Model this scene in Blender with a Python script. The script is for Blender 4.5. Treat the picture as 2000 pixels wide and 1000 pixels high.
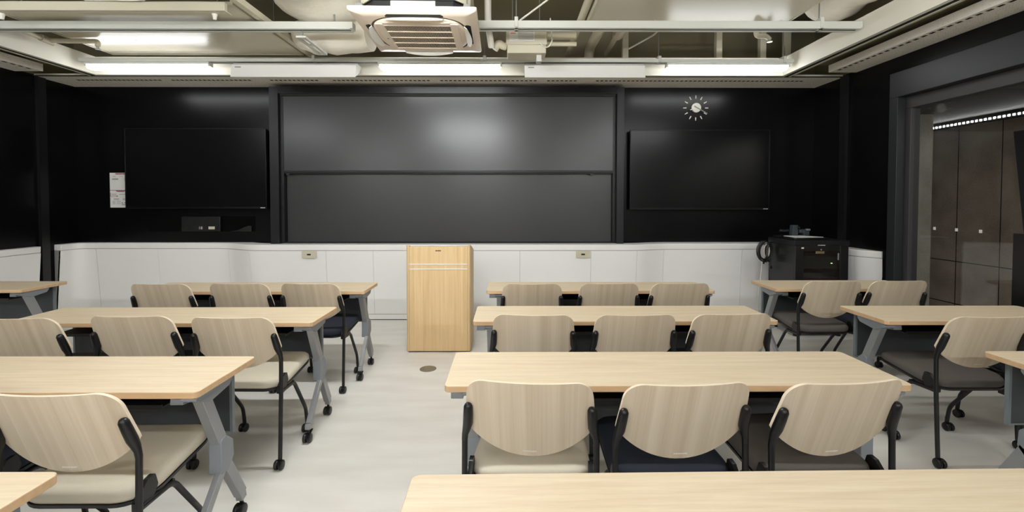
import bpy, bmesh, math, random
from mathutils import Vector, Matrix
random.seed(7)
PI = math.pi
S = bpy.context.scene
C = S.collection
for o in list(bpy.data.objects):
    bpy.data.objects.remove(o)

# ------------------------------------------------------------------ camera
def make_camera():
    pitch, yaw, h = 0.02611, -0.00587, 1.4053
    cp, sp, cy, sy = math.cos(pitch), math.sin(pitch), math.cos(yaw), math.sin(yaw)
    base = Matrix(((1, 0, 0), (0, 0, -1), (0, 1, 0)))
    rz = Matrix(((cy, sy, 0), (-sy, cy, 0), (0, 0, 1)))
    rx = Matrix(((1, 0, 0), (0, cp, -sp), (0, sp, cp)))
    m = rx @ base @ rz                      # rows: right, down, forward
    r, d, f = Vector(m[0]), Vector(m[1]), Vector(m[2])
    rot = Matrix((r, -d, -f)).transposed()
    cam = bpy.data.objects.new('camera', bpy.data.cameras.new('camera'))
    cam.matrix_world = Matrix.Translation((0, 0, h)) @ rot.to_4x4()
    cam.data.sensor_width = 36.0
    cam.data.lens = 889.0 * 36 / 2000
    cam.data.shift_y = -84.5 / 2000
    cam.data.clip_start = 0.05
    C.objects.link(cam)
    S.camera = cam
make_camera()

# ------------------------------------------------------------------ world, exposure, light levels
W = bpy.data.worlds.new('world'); S.world = W
W.use_nodes = True
W.node_tree.nodes['Background'].inputs[0].default_value = (0.9, 0.95, 1.0, 1)
W.node_tree.nodes['Background'].inputs[1].default_value = 0.05
S.view_settings.view_transform = 'Standard'
S.view_settings.look = 'None'
S.view_settings.exposure = 1.03
S.view_settings.gamma = 1.0
S.view_settings.use_curve_mapping = False
TUBE_POWER = 7.5          # emission of the lit tubes
REAR_POWER = 19.0          # the lamps above the seating, left and right
MID_POWER = 64.0           # the stronger lamps over the aisle
BACK_FILL_POWER = 62.0         # unseen back row, added to brighten faces turned to the camera
CORRIDOR_POWER = 8.0

# ------------------------------------------------------------------ materials
def srgb(r, g, b):
    def f(c):
        c /= 255.0
        return c / 12.92 if c <= 0.04045 else ((c + 0.055) / 1.055) ** 2.4
    return (f(r), f(g), f(b), 1.0)

class NT:
    def __init__(self, name):
        self.m = bpy.data.materials.new(name); self.m.use_nodes = True
        self.t = self.m.node_tree; self.b = self.t.nodes['Principled BSDF']
    def n(self, kind, **kw):
        x = self.t.nodes.new(kind)
        for k, v in kw.items(): setattr(x, k, v)
        return x
    def l(self, a, b): self.t.links.new(a, b)
    def coords(self, scale=(1, 1, 1), vary=False):
        tc = self.n('ShaderNodeTexCoord'); mp = self.n('ShaderNodeMapping')
        mp.inputs['Scale'].default_value = scale
        if vary:
            oi = self.n('ShaderNodeObjectInfo'); vm = self.n('ShaderNodeVectorMath', operation='SCALE')
            cx = self.n('ShaderNodeCombineXYZ')
            for i in range(3): self.l(oi.outputs['Random'], cx.inputs[i])
            self.l(cx.outputs[0], vm.inputs[0]); vm.inputs['Scale'].default_value = 23.0
            self.l(vm.outputs[0], mp.inputs['Location'])
        self.l(tc.outputs['Object'], mp.inputs['Vector'])
        return mp.outputs[0]

def plain(name, col, rough=0.5, metal=0.0, spec=0.5, noise=0.0, nscale=30, bump=0.0):
    k = NT(name); b = k.b
    b.inputs['Roughness'].default_value = rough
    b.inputs['Metallic'].default_value = metal
    b.inputs['Specular IOR Level'].default_value = spec
    b.inputs['Base Color'].default_value = col
    if noise or bump:
        nz = k.n('ShaderNodeTexNoise'); nz.inputs['Scale'].default_value = nscale; nz.inputs['Detail'].default_value = 5
        k.l(k.coords(), nz.inputs['Vector'])
        if noise:
            mx = k.n('ShaderNodeMixRGB')
            mx.inputs[1].default_value = [c * (1 - noise) for c in col[:3]] + [1]
            mx.inputs[2].default_value = [min(1, c * (1 + noise)) for c in col[:3]] + [1]
            k.l(nz.outputs[0], mx.inputs[0]); k.l(mx.outputs[0], b.inputs['Base Color'])
        if bump:
            bp = k.n('ShaderNodeBump'); bp.inputs['Strength'].default_value = bump; bp.inputs['Distance'].default_value = 0.02 if nscale < 10 else 0.01
            k.l(nz.outputs[0], bp.inputs['Height']); k.l(bp.outputs[0], b.inputs['Normal'])
    return k.m

def wood(name, ca, cb, stretch, rough=0.4, fine=1.0, spec=0.4):
    """streaky wood: broad bands plus fine fibres, both stretched along the grain"""
    k = NT(name); b = k.b
    b.inputs['Roughness'].default_value = rough; b.inputs['Specular IOR Level'].default_value = spec
    v = k.coords(stretch, vary=True)
    n1 = k.n('ShaderNodeTexNoise'); n1.inputs['Scale'].default_value = 6.0; n1.inputs['Detail'].default_value = 3
    n2 = k.n('ShaderNodeTexNoise'); n2.inputs['Scale'].default_value = 42.0; n2.inputs['Detail'].default_value = 4
    k.l(v, n1.inputs['Vector']); k.l(v, n2.inputs['Vector'])
    ad = k.n('ShaderNodeMath', operation='MULTIPLY_ADD'); ad.inputs[1].default_value = 0.45 * fine
    k.l(n2.outputs[0], ad.inputs[0]); k.l(n1.outputs[0], ad.inputs[2])
    cr = k.n('ShaderNodeValToRGB'); e = cr.color_ramp.elements
    e[0].position = 0.42; e[0].color = ca; e[1].position = 0.98; e[1].color = cb
    k.l(ad.outputs[0], cr.inputs[0]); k.l(cr.outputs[0], b.inputs['Base Color'])
    return k.m

def emit(name, col, power):
    k = NT(name); b = k.b
    b.inputs['Base Color'].default_value = (0.9, 0.9, 0.9, 1)
    b.inputs['Emission Color'].default_value = col
    b.inputs['Emission Strength'].default_value = power
    return k.m

M = {}
M['top'] = wood('maple_laminate', srgb(212, 192, 160), srgb(230, 214, 186), (0.5, 9, 9), 0.42, 0.9)
M['top_edge'] = wood('maple_edge_band', srgb(204, 168, 128), srgb(218, 184, 146), (0.7, 9, 9), 0.5)
M['lectern'] = wood('lectern_oak', srgb(208, 174, 126), srgb(228, 200, 154), (9, 9, 0.25), 0.45, 0.9)
M['ply'] = wood('ash_plywood', srgb(196, 178, 152), srgb(222, 208, 186), (5.0, 0.06, 0.06), 0.5, 0.8)
M['ply_edge'] = wood('plywood_edge', srgb(234, 216, 188), srgb(244, 230, 208), (4, 4, 4), 0.5)
M['black'] = plain('black_plastic', srgb(13, 13, 15), 0.38)
M['black_metal'] = plain('black_powder_coat', srgb(12, 12, 14), 0.42)
M['grey_metal'] = plain('silver_grey_metal', srgb(150, 152, 154), 0.38, 0.35)
M['grey_joint'] = plain('cast_grey_joint', srgb(136, 141, 147), 0.45, 0.2)
M['panel_grey'] = plain('slate_grey_panel', srgb(58, 63, 67), 0.55, noise=0.06, nscale=220)
M['panel_trim'] = plain('panel_edge_grey', srgb(112, 120, 124), 0.5)
M['chrome'] = plain('bright_metal', srgb(210, 210, 210), 0.25, 0.9)
M['beige'] = plain('beige_fabric', srgb(206, 198, 180), 0.9, noise=0.06, nscale=300, bump=0.05)
M['navy'] = plain('navy_fabric', srgb(33, 38, 50), 0.95, noise=0.2, nscale=320, bump=0.06)
M['taupe'] = plain('grey_brown_fabric', srgb(92, 86, 82), 0.95, noise=0.12, nscale=320, bump=0.06)
M['white'] = plain('white_laminate', srgb(240, 239, 236), 0.42, spec=0.4)
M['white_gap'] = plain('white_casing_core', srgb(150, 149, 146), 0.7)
M['wall_black'] = plain('black_wall_panel', srgb(8, 8, 10), 0.26, noise=0.05, nscale=5, spec=0.22)
M['wall_join'] = plain('black_wall_post', srgb(15, 15, 17), 0.4)
M['frame_black'] = plain('black_board_frame', srgb(26, 27, 30), 0.36, spec=0.35)
M['board'] = plain('blackboard_steel', srgb(56, 57, 58), 0.28, noise=0.04, nscale=4, spec=0.42)
M['screen'] = plain('television_glass', srgb(8, 8, 9), 0.24, spec=0.25)
M['bezel'] = plain('television_bezel', srgb(12, 12, 14), 0.3, spec=0.3)
M['cream'] = plain('cream_painted_steel', srgb(202, 196, 174), 0.5)
M['cream_gloss'] = plain('cream_gloss_board', srgb(204, 197, 174), 0.3, noise=0.04, nscale=3)
M['olive'] = plain('painted_deck', srgb(134, 126, 100), 0.7, noise=0.08, nscale=4)
M['fascia'] = plain('white_fascia', srgb(226, 222, 208), 0.5)
M['rail'] = plain('pale_grey_rail', srgb(204, 206, 198), 0.42)
M['ac'] = plain('ivory_plastic', srgb(240, 224, 204), 0.42)
M['ac_vane'] = plain('white_vane', srgb(226, 224, 214), 0.4)
M['dark'] = plain('dark_recess', srgb(22, 22, 20), 0.8)
M['grille_dark'] = plain('grille_recess', srgb(88, 78, 62), 0.8)
M['void'] = plain('deep_black_recess', srgb(4, 4, 4), 0.8, spec=0.1)
M['galv'] = plain('galvanised_steel', srgb(150, 152, 148), 0.35, 0.7)
M['duct'] = plain('wrapped_duct_cloth', srgb(236, 230, 214), 0.75, noise=0.05, nscale=6, bump=0.9)
M['pipe'] = plain('pipe_lagging', srgb(212, 205, 182), 0.6)
M['cable_white'] = plain('white_cable', srgb(226, 222, 210), 0.5)
M['cable_black'] = plain('black_cable', srgb(18, 18, 19), 0.45)
M['paper'] = plain('paper', srgb(226, 226, 222), 0.8)
M['ink_grey'] = plain('grey_print', srgb(140, 138, 138), 0.8)
M['ink_dark'] = plain('dark_print', srgb(40, 36, 38), 0.7)
M['ink_pink'] = plain('magenta_print', srgb(176, 72, 104), 0.8)
M['ink_red'] = plain('red_print', srgb(206, 110, 100), 0.8)
M['label_pale'] = plain('pale_print', srgb(226, 222, 214), 0.6)
M['brass_plate'] = plain('plate_tan', srgb(120, 104, 74), 0.5)
M['door_grey'] = plain('door_casing_grey', srgb(38, 40, 42), 0.42)
M['door_frame'] = plain('window_frame_grey', srgb(62, 60, 62), 0.5)
M['clock_white'] = plain('pale_satin_metal', srgb(206, 202, 190), 0.5, 0.0)
M['led'] = emit('indicator_led', (0.5, 1, 0.2, 1), 1.2)
M['tube'] = emit('lit_tube', (0.975, 0.99, 1.0, 1), TUBE_POWER)
M['tube_back_fill'] = emit('added_tube_back_row', (0.975, 0.99, 1.0, 1), BACK_FILL_POWER)
M['tube_mid'] = emit('lit_tube_aisle', (0.975, 0.99, 1.0, 1), MID_POWER)
M['tube_rear'] = emit('lit_tube_strong', (0.975, 0.99, 1.0, 1), REAR_POWER)
M['slot_light'] = emit('corridor_slot_light', (1, 0.97, 0.92, 1), CORRIDOR_POWER)
M['corridor_fill_lamp'] = emit('corridor_fill_lamp', (1, 0.93, 0.86, 1), 7.0)
M['floor_disc'] = plain('brushed_floor_lid', srgb(140, 136, 122), 0.4, 0.6, noise=0.1, nscale=60)

def floor_mat():
    k = NT('pale_vinyl_floor'); b = k.b
    b.inputs['Roughness'].default_value = 0.42; b.inputs['Specular IOR Level'].default_value = 0.35
    v = k.coords((0.8, 3.5, 1))
    n1 = k.n('ShaderNodeTexNoise'); n1.inputs['Scale'].default_value = 2.5; n1.inputs['Detail'].default_value = 8
    k.l(v, n1.inputs['Vector'])
    cr = k.n('ShaderNodeValToRGB'); e = cr.color_ramp.elements
    e[0].position = 0.3; e[0].color = srgb(222, 218, 210); e[1].position = 0.75; e[1].color = srgb(234, 231, 224)
    k.l(n1.outputs[0], cr.inputs[0]); k.l(cr.outputs[0], b.inputs['Base Color'])
    return k.m
M['floor'] = floor_mat()

def concrete_mat(name, ca, cb):
    k = NT(name); b = k.b; b.inputs['Roughness'].default_value = 0.75
    v = k.coords((1, 1, 1))
    n1 = k.n('ShaderNodeTexNoise'); n1.inputs['Scale'].default_value = 3; n1.inputs['Detail'].default_value = 8
    n2 = k.n('ShaderNodeTexNoise'); n2.inputs['Scale'].default_value = 60; n2.inputs['Detail'].default_value = 3
    k.l(v, n1.inputs['Vector']); k.l(v, n2.inputs['Vector'])
    ad = k.n('ShaderNodeMath', operation='MULTIPLY_ADD'); ad.inputs[1].default_value = 0.4
    k.l(n2.outputs[0], ad.inputs[0]); k.l(n1.outputs[0], ad.inputs[2])
    cr = k.n('ShaderNodeValToRGB'); e = cr.color_ramp.elements
    e[0].position = 0.45; e[0].color = ca; e[1].position = 0.95; e[1].color = cb
    k.l(ad.outputs[0], cr.inputs[0]); k.l(cr.outputs[0], b.inputs['Base Color'])
    return k.m
M['concrete'] = concrete_mat('corridor_concrete', srgb(140, 120, 104), srgb(184, 164, 146))
M['concrete_pale'] = concrete_mat('pale_concrete', srgb(150, 142, 130), srgb(188, 180, 166))

def glass_mat():
    k = NT('clear_glazing'); t = k.t
    t.nodes.remove(k.b)
    out = [n for n in t.nodes if n.type == 'OUTPUT_MATERIAL'][0]
    tr = k.n('ShaderNodeBsdfTransparent'); tr.inputs[0].default_value = (0.93, 0.95, 0.95, 1)
    gl = k.n('ShaderNodeBsdfGlossy'); gl.inputs['Roughness'].default_value = 0.01
    lw = k.n('ShaderNodeLayerWeight'); lw.inputs[0].default_value = 0.5
    pw = k.n('ShaderNodeMath', operation='POWER'); pw.inputs[1].default_value = 4.0
    fr = k.n('ShaderNodeMath', operation='MULTIPLY_ADD'); fr.inputs[1].default_value = 0.75; fr.inputs[2].default_value = 0.04
    k.l(lw.outputs['Facing'], pw.inputs[0]); k.l(pw.outputs[0], fr.inputs[0])
    mx = k.n('ShaderNodeMixShader')
    k.l(fr.outputs[0], mx.inputs[0]); k.l(tr.outputs[0], mx.inputs[1]); k.l(gl.outputs[0], mx.inputs[2])
    k.l(mx.outputs[0], out.inputs[0])
    return k.m
M['glass'] = glass_mat()

def perforated(name, base, hole, axis):
    """pressed-metal soffit: pinholes all over (real perforation pattern of the sheet)"""
    k = NT(name); b = k.b; b.inputs['Roughness'].default_value = 0.55
    v = k.coords((1, 1, 1))
    vo = k.n('ShaderNodeTexVoronoi'); vo.inputs['Scale'].default_value = 46; vo.inputs['Randomness'].default_value = 0.35
    k.l(v, vo.inputs['Vector'])
    lt = k.n('ShaderNodeMath', operation='LESS_THAN'); lt.inputs[1].default_value = 0.2
    k.l(vo.outputs['Distance'], lt.inputs[0])
    mx = k.n('ShaderNodeMixRGB'); mx.inputs[1].default_value = base; mx.inputs[2].default_value = hole
    k.l(lt.outputs[0], mx.inputs[0]); k.l(mx.outputs[0], b.inputs['Base Color'])
    return k.m
M['perf'] = perforated('perforated_soffit', srgb(250, 245, 232), srgb(200, 194, 174), 0)

def slat_mat():
    k = NT('ribbed_corridor_ceiling'); b = k.b; b.inputs['Roughness'].default_value = 0.5
    v = k.coords((1, 1, 1))
    wv = k.n('ShaderNodeTexWave'); wv.bands_direction = 'Y'; wv.inputs['Scale'].default_value = 5.5
    k.l(v, wv.inputs['Vector'])
    cr = k.n('ShaderNodeValToRGB'); e = cr.color_ramp.elements
    e[0].position = 0.35; e[0].color = srgb(40, 38, 34); e[1].position = 0.6; e[1].color = srgb(70, 66, 58)
    k.l(wv.outputs[0], cr.inputs[0]); k.l(cr.outputs[0], b.inputs['Base Color'])
    return k.m
M['slats'] = slat_mat()

# ------------------------------------------------------------------ mesh helpers
def fillet(pts, rads, n=5):
    out = []
    N = len(pts)
    for i in range(N):
        p = Vector(pts[i]); r = rads[i] if isinstance(rads, (list, tuple)) else rads
        if r <= 0: out.append(tuple(p)); continue
        a = (Vector(pts[i - 1]) - p).normalized(); b = (Vector(pts[(i + 1) % N]) - p).normalized()
        ang = a.angle(b); d = r / math.tan(ang / 2)
        c = p + (a + b).normalized() * (r / math.sin(ang / 2))
        s = p + a * d; e = p + b * d
        v0 = s - c; v1 = e - c
        t = v0.angle(v1); sg = 1 if v0.x * v1.y - v0.y * v1.x > 0 else -1
        for j in range(n + 1):
            q = sg * t * j / n
            out.append((c.x + v0.x * math.cos(q) - v0.y * math.sin(q), c.y + v0.x * math.sin(q) + v0.y * math.cos(q)))
    return out

def smooth_path(pts, r, n=5):
    """round the inner corners of an open 3-D polyline"""
    P = [Vector(p) for p in pts]; out = [P[0]]
    for i in range(1, len(P) - 1):
        a = P[i - 1] - P[i]; b = P[i + 1] - P[i]
        d = min(r, a.length * 0.49, b.length * 0.49)
        s = P[i] + a.normalized() * d; e = P[i] + b.normalized() * d
        for j in range(n + 1):
            t = j / n
            out.append(s * (1 - t) ** 2 + P[i] * 2 * t * (1 - t) + e * t * t)
    out.append(P[-1])
    return out

class MB:
    def __init__(self): self.v = []; self.f = []; self.mi = []
    def add(self, vs, fs, mi=0):
        o = len(self.v); self.v += [tuple(p) for p in vs]
        for f in fs: self.f.append([i + o for i in f]); self.mi.append(mi)
        return self
    def box(self, a, b, mi=0):
        x0, y0, z0 = a; x1, y1, z1 = b
        return self.add([(x0, y0, z0), (x1, y0, z0), (x1, y1, z0), (x0, y1, z0), (x0, y0, z1), (x1, y0, z1), (x1, y1, z1), (x0, y1, z1)],
                        [(0, 3, 2, 1), (4, 5, 6, 7), (0, 1, 5, 4), (1, 2, 6, 5), (2, 3, 7, 6), (3, 0, 4, 7)], mi)
    def prism(self, outline, fn, a, b, mi=0, side=None):
        """outline in 2-D; fn(u, v, w) -> point; extruded from w=a to w=b"""
        n = len(outline)
        vs = [fn(u, v, a) for u, v in outline] + [fn(u, v, b) for u, v in outline]
        self.add(vs, [list(range(n - 1, -1, -1)), list(range(n, 2 * n))], mi)
        self.f += []
        o = len(self.v) - 2 * n
        for i in range(n):
            j = (i + 1) % n
            self.f.append([o + i, o + j, o + n + j, o + n + i]); self.mi.append(mi if side is None else side)
        return self
    def tube(self, pts, r, seg=10, cap=True, rx=None, mi=0, square=False):
        P = [Vector(p) for p in pts]; n = len(P)
        rr = r if isinstance(r, (list, tuple)) else [r] * n
        T = []
        for i in range(n):
            d = (P[min(i + 1, n - 1)] - P[max(i - 1, 0)])
            if 0 < i < n - 1:
                d = (P[i + 1] - P[i]).normalized() + (P[i] - P[i - 1]).normalized()
            T.append(d.normalized())
        up = Vector((0, 0, 1)) if abs(T[0].z) < 0.9 else Vector((0, 1, 0))
        if square and abs(T[0].z) >= 0.5: up = Vector((0, 1, 0))
        rings = []
        u = (up - T[0] * up.dot(T[0])).normalized()
        for i in range(n):
            u = (u - T[i] * u.dot(T[i])).normalized(); w = T[i].cross(u)
            ring = []
            for k in range(seg):
                a = 2 * PI * k / seg + (PI / 4 if square else 0)
                ring.append(P[i] + u * (math.cos(a) * rr[i]) + w * (math.sin(a) * rr[i] * (rx if rx else 1)))
            rings.append(ring)
        vs = [p for ring in rings for p in ring]; fs = []
        for i in range(n - 1):
            for k in range(seg):
                j = (k + 1) % seg
                fs.append((i * seg + k, i * seg + j, (i + 1) * seg + j, (i + 1) * seg + k))
        if cap:
            fs.append(list(range(seg - 1, -1, -1))); fs.append([(n - 1) * seg + k for k in range(seg)])
        return self.add(vs, fs, mi)
    def lathe(self, prof, base=(0, 0, 0), axis='Z', seg=20, mi=0):
        """profile of (radius, height) about an axis through base"""
        vs = []; fs = []; n = len(prof); b = Vector(base)
        for r, h in prof:
            for k in range(seg):
                a = 2 * PI * k / seg; c, s = r * math.cos(a), r * math.sin(a)
                vs.append(b + {'Z': Vector((c, s, h)), 'X': Vector((h, c, s)), 'Y': Vector((s, h, c))}[axis])
        for i in range(n - 1):
            for k in range(seg):
                j = (k + 1) % seg
                fs.append((i * seg + k, i * seg + j, (i + 1) * seg + j, (i + 1) * seg + k))
        fs.append(list(range(seg - 1, -1, -1))); fs.append([(n - 1) * seg + k for k in range(seg)])
        return self.add(vs, fs, mi)
    def mesh(self, name, mats, smooth=40):
        me = bpy.data.meshes.new(name)
        me.from_pydata(self.v, [], self.f)
        for m in (mats if isinstance(mats, (list, tuple)) else [mats]): me.materials.append(M[m])
        me.polygons.foreach_set('material_index', self.mi)
        bm = bmesh.new(); bm.from_mesh(me); bmesh.ops.recalc_face_normals(bm, faces=bm.faces); bm.to_mesh(me); bm.free()
        if smooth:
            me.shade_smooth(); me.set_sharp_from_angle(angle=math.radians(smooth))
        me.update()
        return me

def obj(name, mb, mats, parent=None, bevel=0.0, smooth=40, loc=None, kind=None, label=None):
    me = mb if isinstance(mb, bpy.types.Mesh) else mb.mesh(name, mats, smooth)
    o = bpy.data.objects.new(name, me); C.objects.link(o)
    if parent: o.parent = parent
    if loc: o.location = loc
    if bevel:
        b = o.modifiers.new('edge_rounding', 'BEVEL'); b.width = bevel; b.segments = 2; b.limit_method = 'ANGLE'; b.angle_limit = math.radians(50)
    if kind: o['kind'] = kind
    if label: o['label'] = label
    return o

def thing(name, label, cat, loc=(0, 0, 0), rz=0.0, group=None):
    o = bpy.data.objects.new(name, None); C.objects.link(o)
    o.empty_display_size = 0.1
    o.location = loc; o.rotation_euler = (0, 0, rz)
    o['label'] = label; o['category'] = cat
    o['kind'] = 'thing'
    if group: o['group'] = group
    return o
def tag(o, label, cat, group=None):
    o['label'] = label; o['category'] = cat; o['kind'] = 'thing'
    if group: o['group'] = group
    return o
def kids(o): return [c for c in C.objects if c.parent == o]
def dup(root, loc, rz=0.0, label=None, group=None, swap=None):
    """copy of a thing with its parts and sub-parts"""
    r = root.copy(); C.objects.link(r); r.location = loc; r.rotation_euler = (0, 0, rz)
    if label: r['label'] = label
    if group: r['group'] = group
    for ch in kids(root):
        c = ch.copy(); C.objects.link(c); c.parent = r
        if swap and ch.name.split('.')[0] in swap: c.data = swap[ch.name.split('.')[0]]
        for g in kids(ch):
            d = g.copy(); C.objects.link(d); d.parent = c
    return r
def box(a, b): return MB().box(a, b)
def cut_all(name, a, b, mat, **kw): return obj(name, box(a, b), mat, kind='structure', smooth=0, **kw)

# ------------------------------------------------------------------ room shell
XL, XR, YF, YB = -5.28, 3.745, 5.60, -3.6
ZS, ZC = 2.79, 3.55          # soffit and deck heights
cut_all('floor', (XL - 0.1, YB - 0.1, -0.1), (XR + 1.6, YF + 0.1, 0), 'floor')
cut_all('ceiling', (XL - 0.1, YB - 0.1, ZC), (XR + 0.1, YF + 0.1, ZC + 0.1), 'olive')
w = MB(); w.box((XL - 0.1, YF, 0), (XR + 0.1, YF + 0.1, ZS + 0.02)); obj('wall_front', w, 'wall_black', kind='structure', smooth=0)
cut_all('wall_front_upper', (XL - 0.1, YF, ZS + 0.02), (XR + 0.1, YF + 0.1, ZC), 'olive')
cut_all('wall_left', (XL - 0.1, YB, 0), (XL, YF, ZS + 0.02), 'wall_black')
cut_all('wall_left_upper', (XL - 0.1, YB, ZS + 0.02), (XL, YF, ZC), 'olive')
cut_all('wall_back', (XL - 0.1, YB - 0.1, 0), (XR + 0.1, YB, ZC), 'white')
w = MB()
w.box((XR, 4.39, 0), (XR + 0.1, YF, ZS + 0.02)); w.box((XR, YB, 2.62), (XR + 0.1, 4.39, ZS + 0.02)); w.box((XR, YB, 0), (XR + 0.1, -0.4, 2.62))
obj('wall_right', w, 'wall_black', kind='structure', smooth=0)
cut_all('wall_right_upper', (XR, YB, ZS + 0.02), (XR + 0.1, YF, ZC), 'olive')
# dark joint posts in the black side walls and panel seams
obj('trim_1', box((XR - 0.035, 5.03, 0), (XR, 5.12, ZS)), 'wall_join', kind='structure', smooth=0)
obj('trim_2', box((XL, 5.13, 0), (XL + 0.035, 5.22, ZS)), 'wall_join', kind='structure', smooth=0)

# front soffit: perforated strip with a row of slots
def slot_row(mb, p0, p1, z, pitch, ln, wd, along, gaps=()):
    n = int((p1 - p0) / pitch); 
    return [(p0 + pitch * i) for i in range(n) if not any(a <= p0 + pitch * i <= b for a, b in gaps)]
so = MB(); so.box((XL, 5.125, ZS), (XR, YF, ZS + 0.03))
obj('trim_3', so, 'perf', kind='structure', smooth=0)
sl = MB()
for x in slot_row(None, -4.95, 3.45, 0, 0.0513, 0, 0, 'X', gaps=((-4.0, -3.9), (-3.0, -2.75), (-2.2, -2.05), (-0.9, -0.8), (0.3, 0.42), (0.75, 0.98))):
    sl.box((x, 5.268, ZS - 0.002), (x + 0.031, 5.30, ZS + 0.004))
sl.box((XL, 5.105, ZS - 0.001), (XR, 5.128, ZS + 0.006))
obj('trim_4', sl, 'dark', kind='structure', smooth=0)
# fascia round the open ceiling
fa = MB()
fa.box((-4.58, 5.06, ZS), (3.07, 5.105, 2.985)); obj('trim_6', fa, 'fascia', kind='structure', smooth=0)
obj('trim_7', box((3.03, YB, ZS), (3.07, 5.06, 2.985)), 'fascia', kind='structure', smooth=0)
obj('trim_8', box((-4.58, YB, ZS), (-4.54, 5.06, 2.985)), 'fascia', kind='structure', smooth=0)
# side soffits: outer perforated strip, dark slot by the fascia, recess above
for s, n0 in ((1, 9), (-1, 14)):
    xw = XR if s > 0 else XL
    xf = 3.07 if s > 0 else -4.58
    def bx(xa, xb, z0, z1, y1=5.105):
        return box((min(xa, xb), YB, z0), (max(xa, xb), y1, z1))
    st = bx(xw, xw - s * 0.28, ZS, ZS + 0.03, 4.93)
    st.box((min(xw - s * 0.28, xw - s * 0.30), YB, ZS), (max(xw - s * 0.28, xw - s * 0.30), 4.93, ZS + 0.075))
    obj('trim_%d' % n0, st, 'perf', kind='structure', smooth=0)
    d = MB()
    y = 4.86
    while y > 1.2:
        d.box((min(xw - s * 0.245, xw - s * 0.27), y - 0.06, ZS - 0.002), (max(xw - s * 0.245, xw - s * 0.27), y - 0.02, ZS + 0.004)); y -= 0.075
    obj('trim_%d' % (n0 + 1), d, 'dark', kind='structure', smooth=0)
    obj('trim_%d' % (n0 + 2), bx(xf, xf + s * 0.05, ZS + 0.004, ZS + 0.03), 'dark', kind='structure', smooth=0)
    obj('trim_%d' % (n0 + 3), bx(xf + s * 0.05, xf + s * 0.075, ZS - 0.002, ZS + 0.05), 'cream', kind='structure', smooth=0)
    obj('trim_%d' % (n0 + 4), bx(xf + s * 0.07, xw, ZS + 0.13, ZS + 0.15), 'olive', kind='structure', smooth=0)
# ------------------------------------------------------------------ white waist-high casing along the walls
def curve_plan(pts, r):
    return [(p.x, p.y) for p in smooth_path([(x, y, 0) for x, y in pts], r, 8)]
def casing_strip(mb, plan, z0, z1, off, thick, lean=0.065, H=0.9, back=None, mi=0):
    """solid strip following a plan line; the face leans so that its foot recedes"""
    n = len(plan); N = []
    for i in range(n):
        a = Vector(plan[max(i - 1, 0)]); b = Vector(plan[min(i + 1, n - 1)]); d = (b - a).normalized()
        N.append(Vector((d.y, -d.x)))       # towards the room when walking left to right
    def pt(i, z, o):
        p = Vector(plan[i]) + N[i] * (o - lean * (1 - z / H)); return (p.x, p.y, z)
    vs = []; fs = []
    for i in range(n):
        vs += [pt(i, z0, off), pt(i, z1, off), pt(i, z1, off - thick), pt(i, z0, off - thick)]
    for i in range(n - 1):
        a, b = 4 * i, 4 * i + 4
        for k in range(4):
            fs.append((a + k, b + k, b + (k + 1) % 4, a + (k + 1) % 4))
    fs.append((0, 1, 2, 3)); fs.append(tuple(4 * n - 4 + k for k in (3, 2, 1, 0)))
    return mb.add(vs, fs, mi)
def resample(plan, step):
    out = [plan[0]]
    for a, b in zip(plan, plan[1:]):
        L = math.hypot(b[0] - a[0], b[1] - a[1]); k = max(1, int(L / step))
        for j in range(1, k + 1): out.append((a[0] + (b[0] - a[0]) * j / k, a[1] + (b[1] - a[1]) * j / k))
    return out
def cut_plan(plan, xa, xb):
    """part of a left-to-right plan between two x positions"""
    out = []
    for (x0, y0), (x1, y1) in zip(plan, plan[1:]):
        if x1 < xa or x0 > xb or x1 - x0 < 1e-6: continue
        ta = max(0, (xa - x0) / (x1 - x0)); tb = min(1, (xb - x0) / (x1 - x0))
        p = (x0 + (x1 - x0) * ta, y0 + (y1 - y0) * ta); q = (x0 + (x1 - x0) * tb, y0 + (y1 - y0) * tb)
        if not out: out.append(p)
        out.append(q)
    return out
def casing(name, label, plan, cuts, pieces, endcap=None):
    t = thing(name, label, 'wall casing')
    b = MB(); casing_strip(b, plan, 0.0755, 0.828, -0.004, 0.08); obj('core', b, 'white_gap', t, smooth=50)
    b = MB(); casing_strip(b, plan, 0.828, 0.897, 0.0, 0.21); obj('cap_rail', b, 'white', t, bevel=0.006, smooth=50)
    b = MB(); casing_strip(b, plan, 0.009, 0.069, -0.008, 0.07); obj('toe_board', b, 'white', t, smooth=50)
    b = MB(); casing_strip(b, plan, 0.0, 0.009, -0.012, 0.07); obj('floor_shadow_strip', b, 'dark', t, smooth=50)  # dark strip paints the shadow line under the toe board
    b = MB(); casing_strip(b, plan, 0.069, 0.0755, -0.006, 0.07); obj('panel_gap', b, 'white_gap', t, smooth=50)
    for p in pieces:
        b = MB(); casing_strip(b, p, 0.0755, 0.824, 0.0, 0.02); obj('access_panel', b, 'white', t, smooth=50)
    return t
front_plan = curve_plan([(-5.20, 5.30), (-5.20, 5.515), (-3.40, 5.515), (-3.02, 5.275), (1.50, 5.262), (1.83, 5.395), (3.42, 5.395), (3.56, 4.95), (3.60, 4.70), (3.73, 4.52)], 0.14)
pieces = []
pieces.append([p for p in front_plan if p[0] < -5.02] + [(-5.0, 5.515)])
xs = [-4.997, -4.255, -3.395, -3.03, -2.128, -1.583, -0.75, 0.122, 0.95, 1.49, 1.84, 2.777, 3.28]
for a, b in zip(xs, xs[1:]):
    p = cut_plan(front_plan, a + 0.0015, b - 0.0015)
    if len(p) > 1: pieces.append(p)
tail = [p for p in resample(front_plan, 0.03) if p[0] > 3.283]
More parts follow.
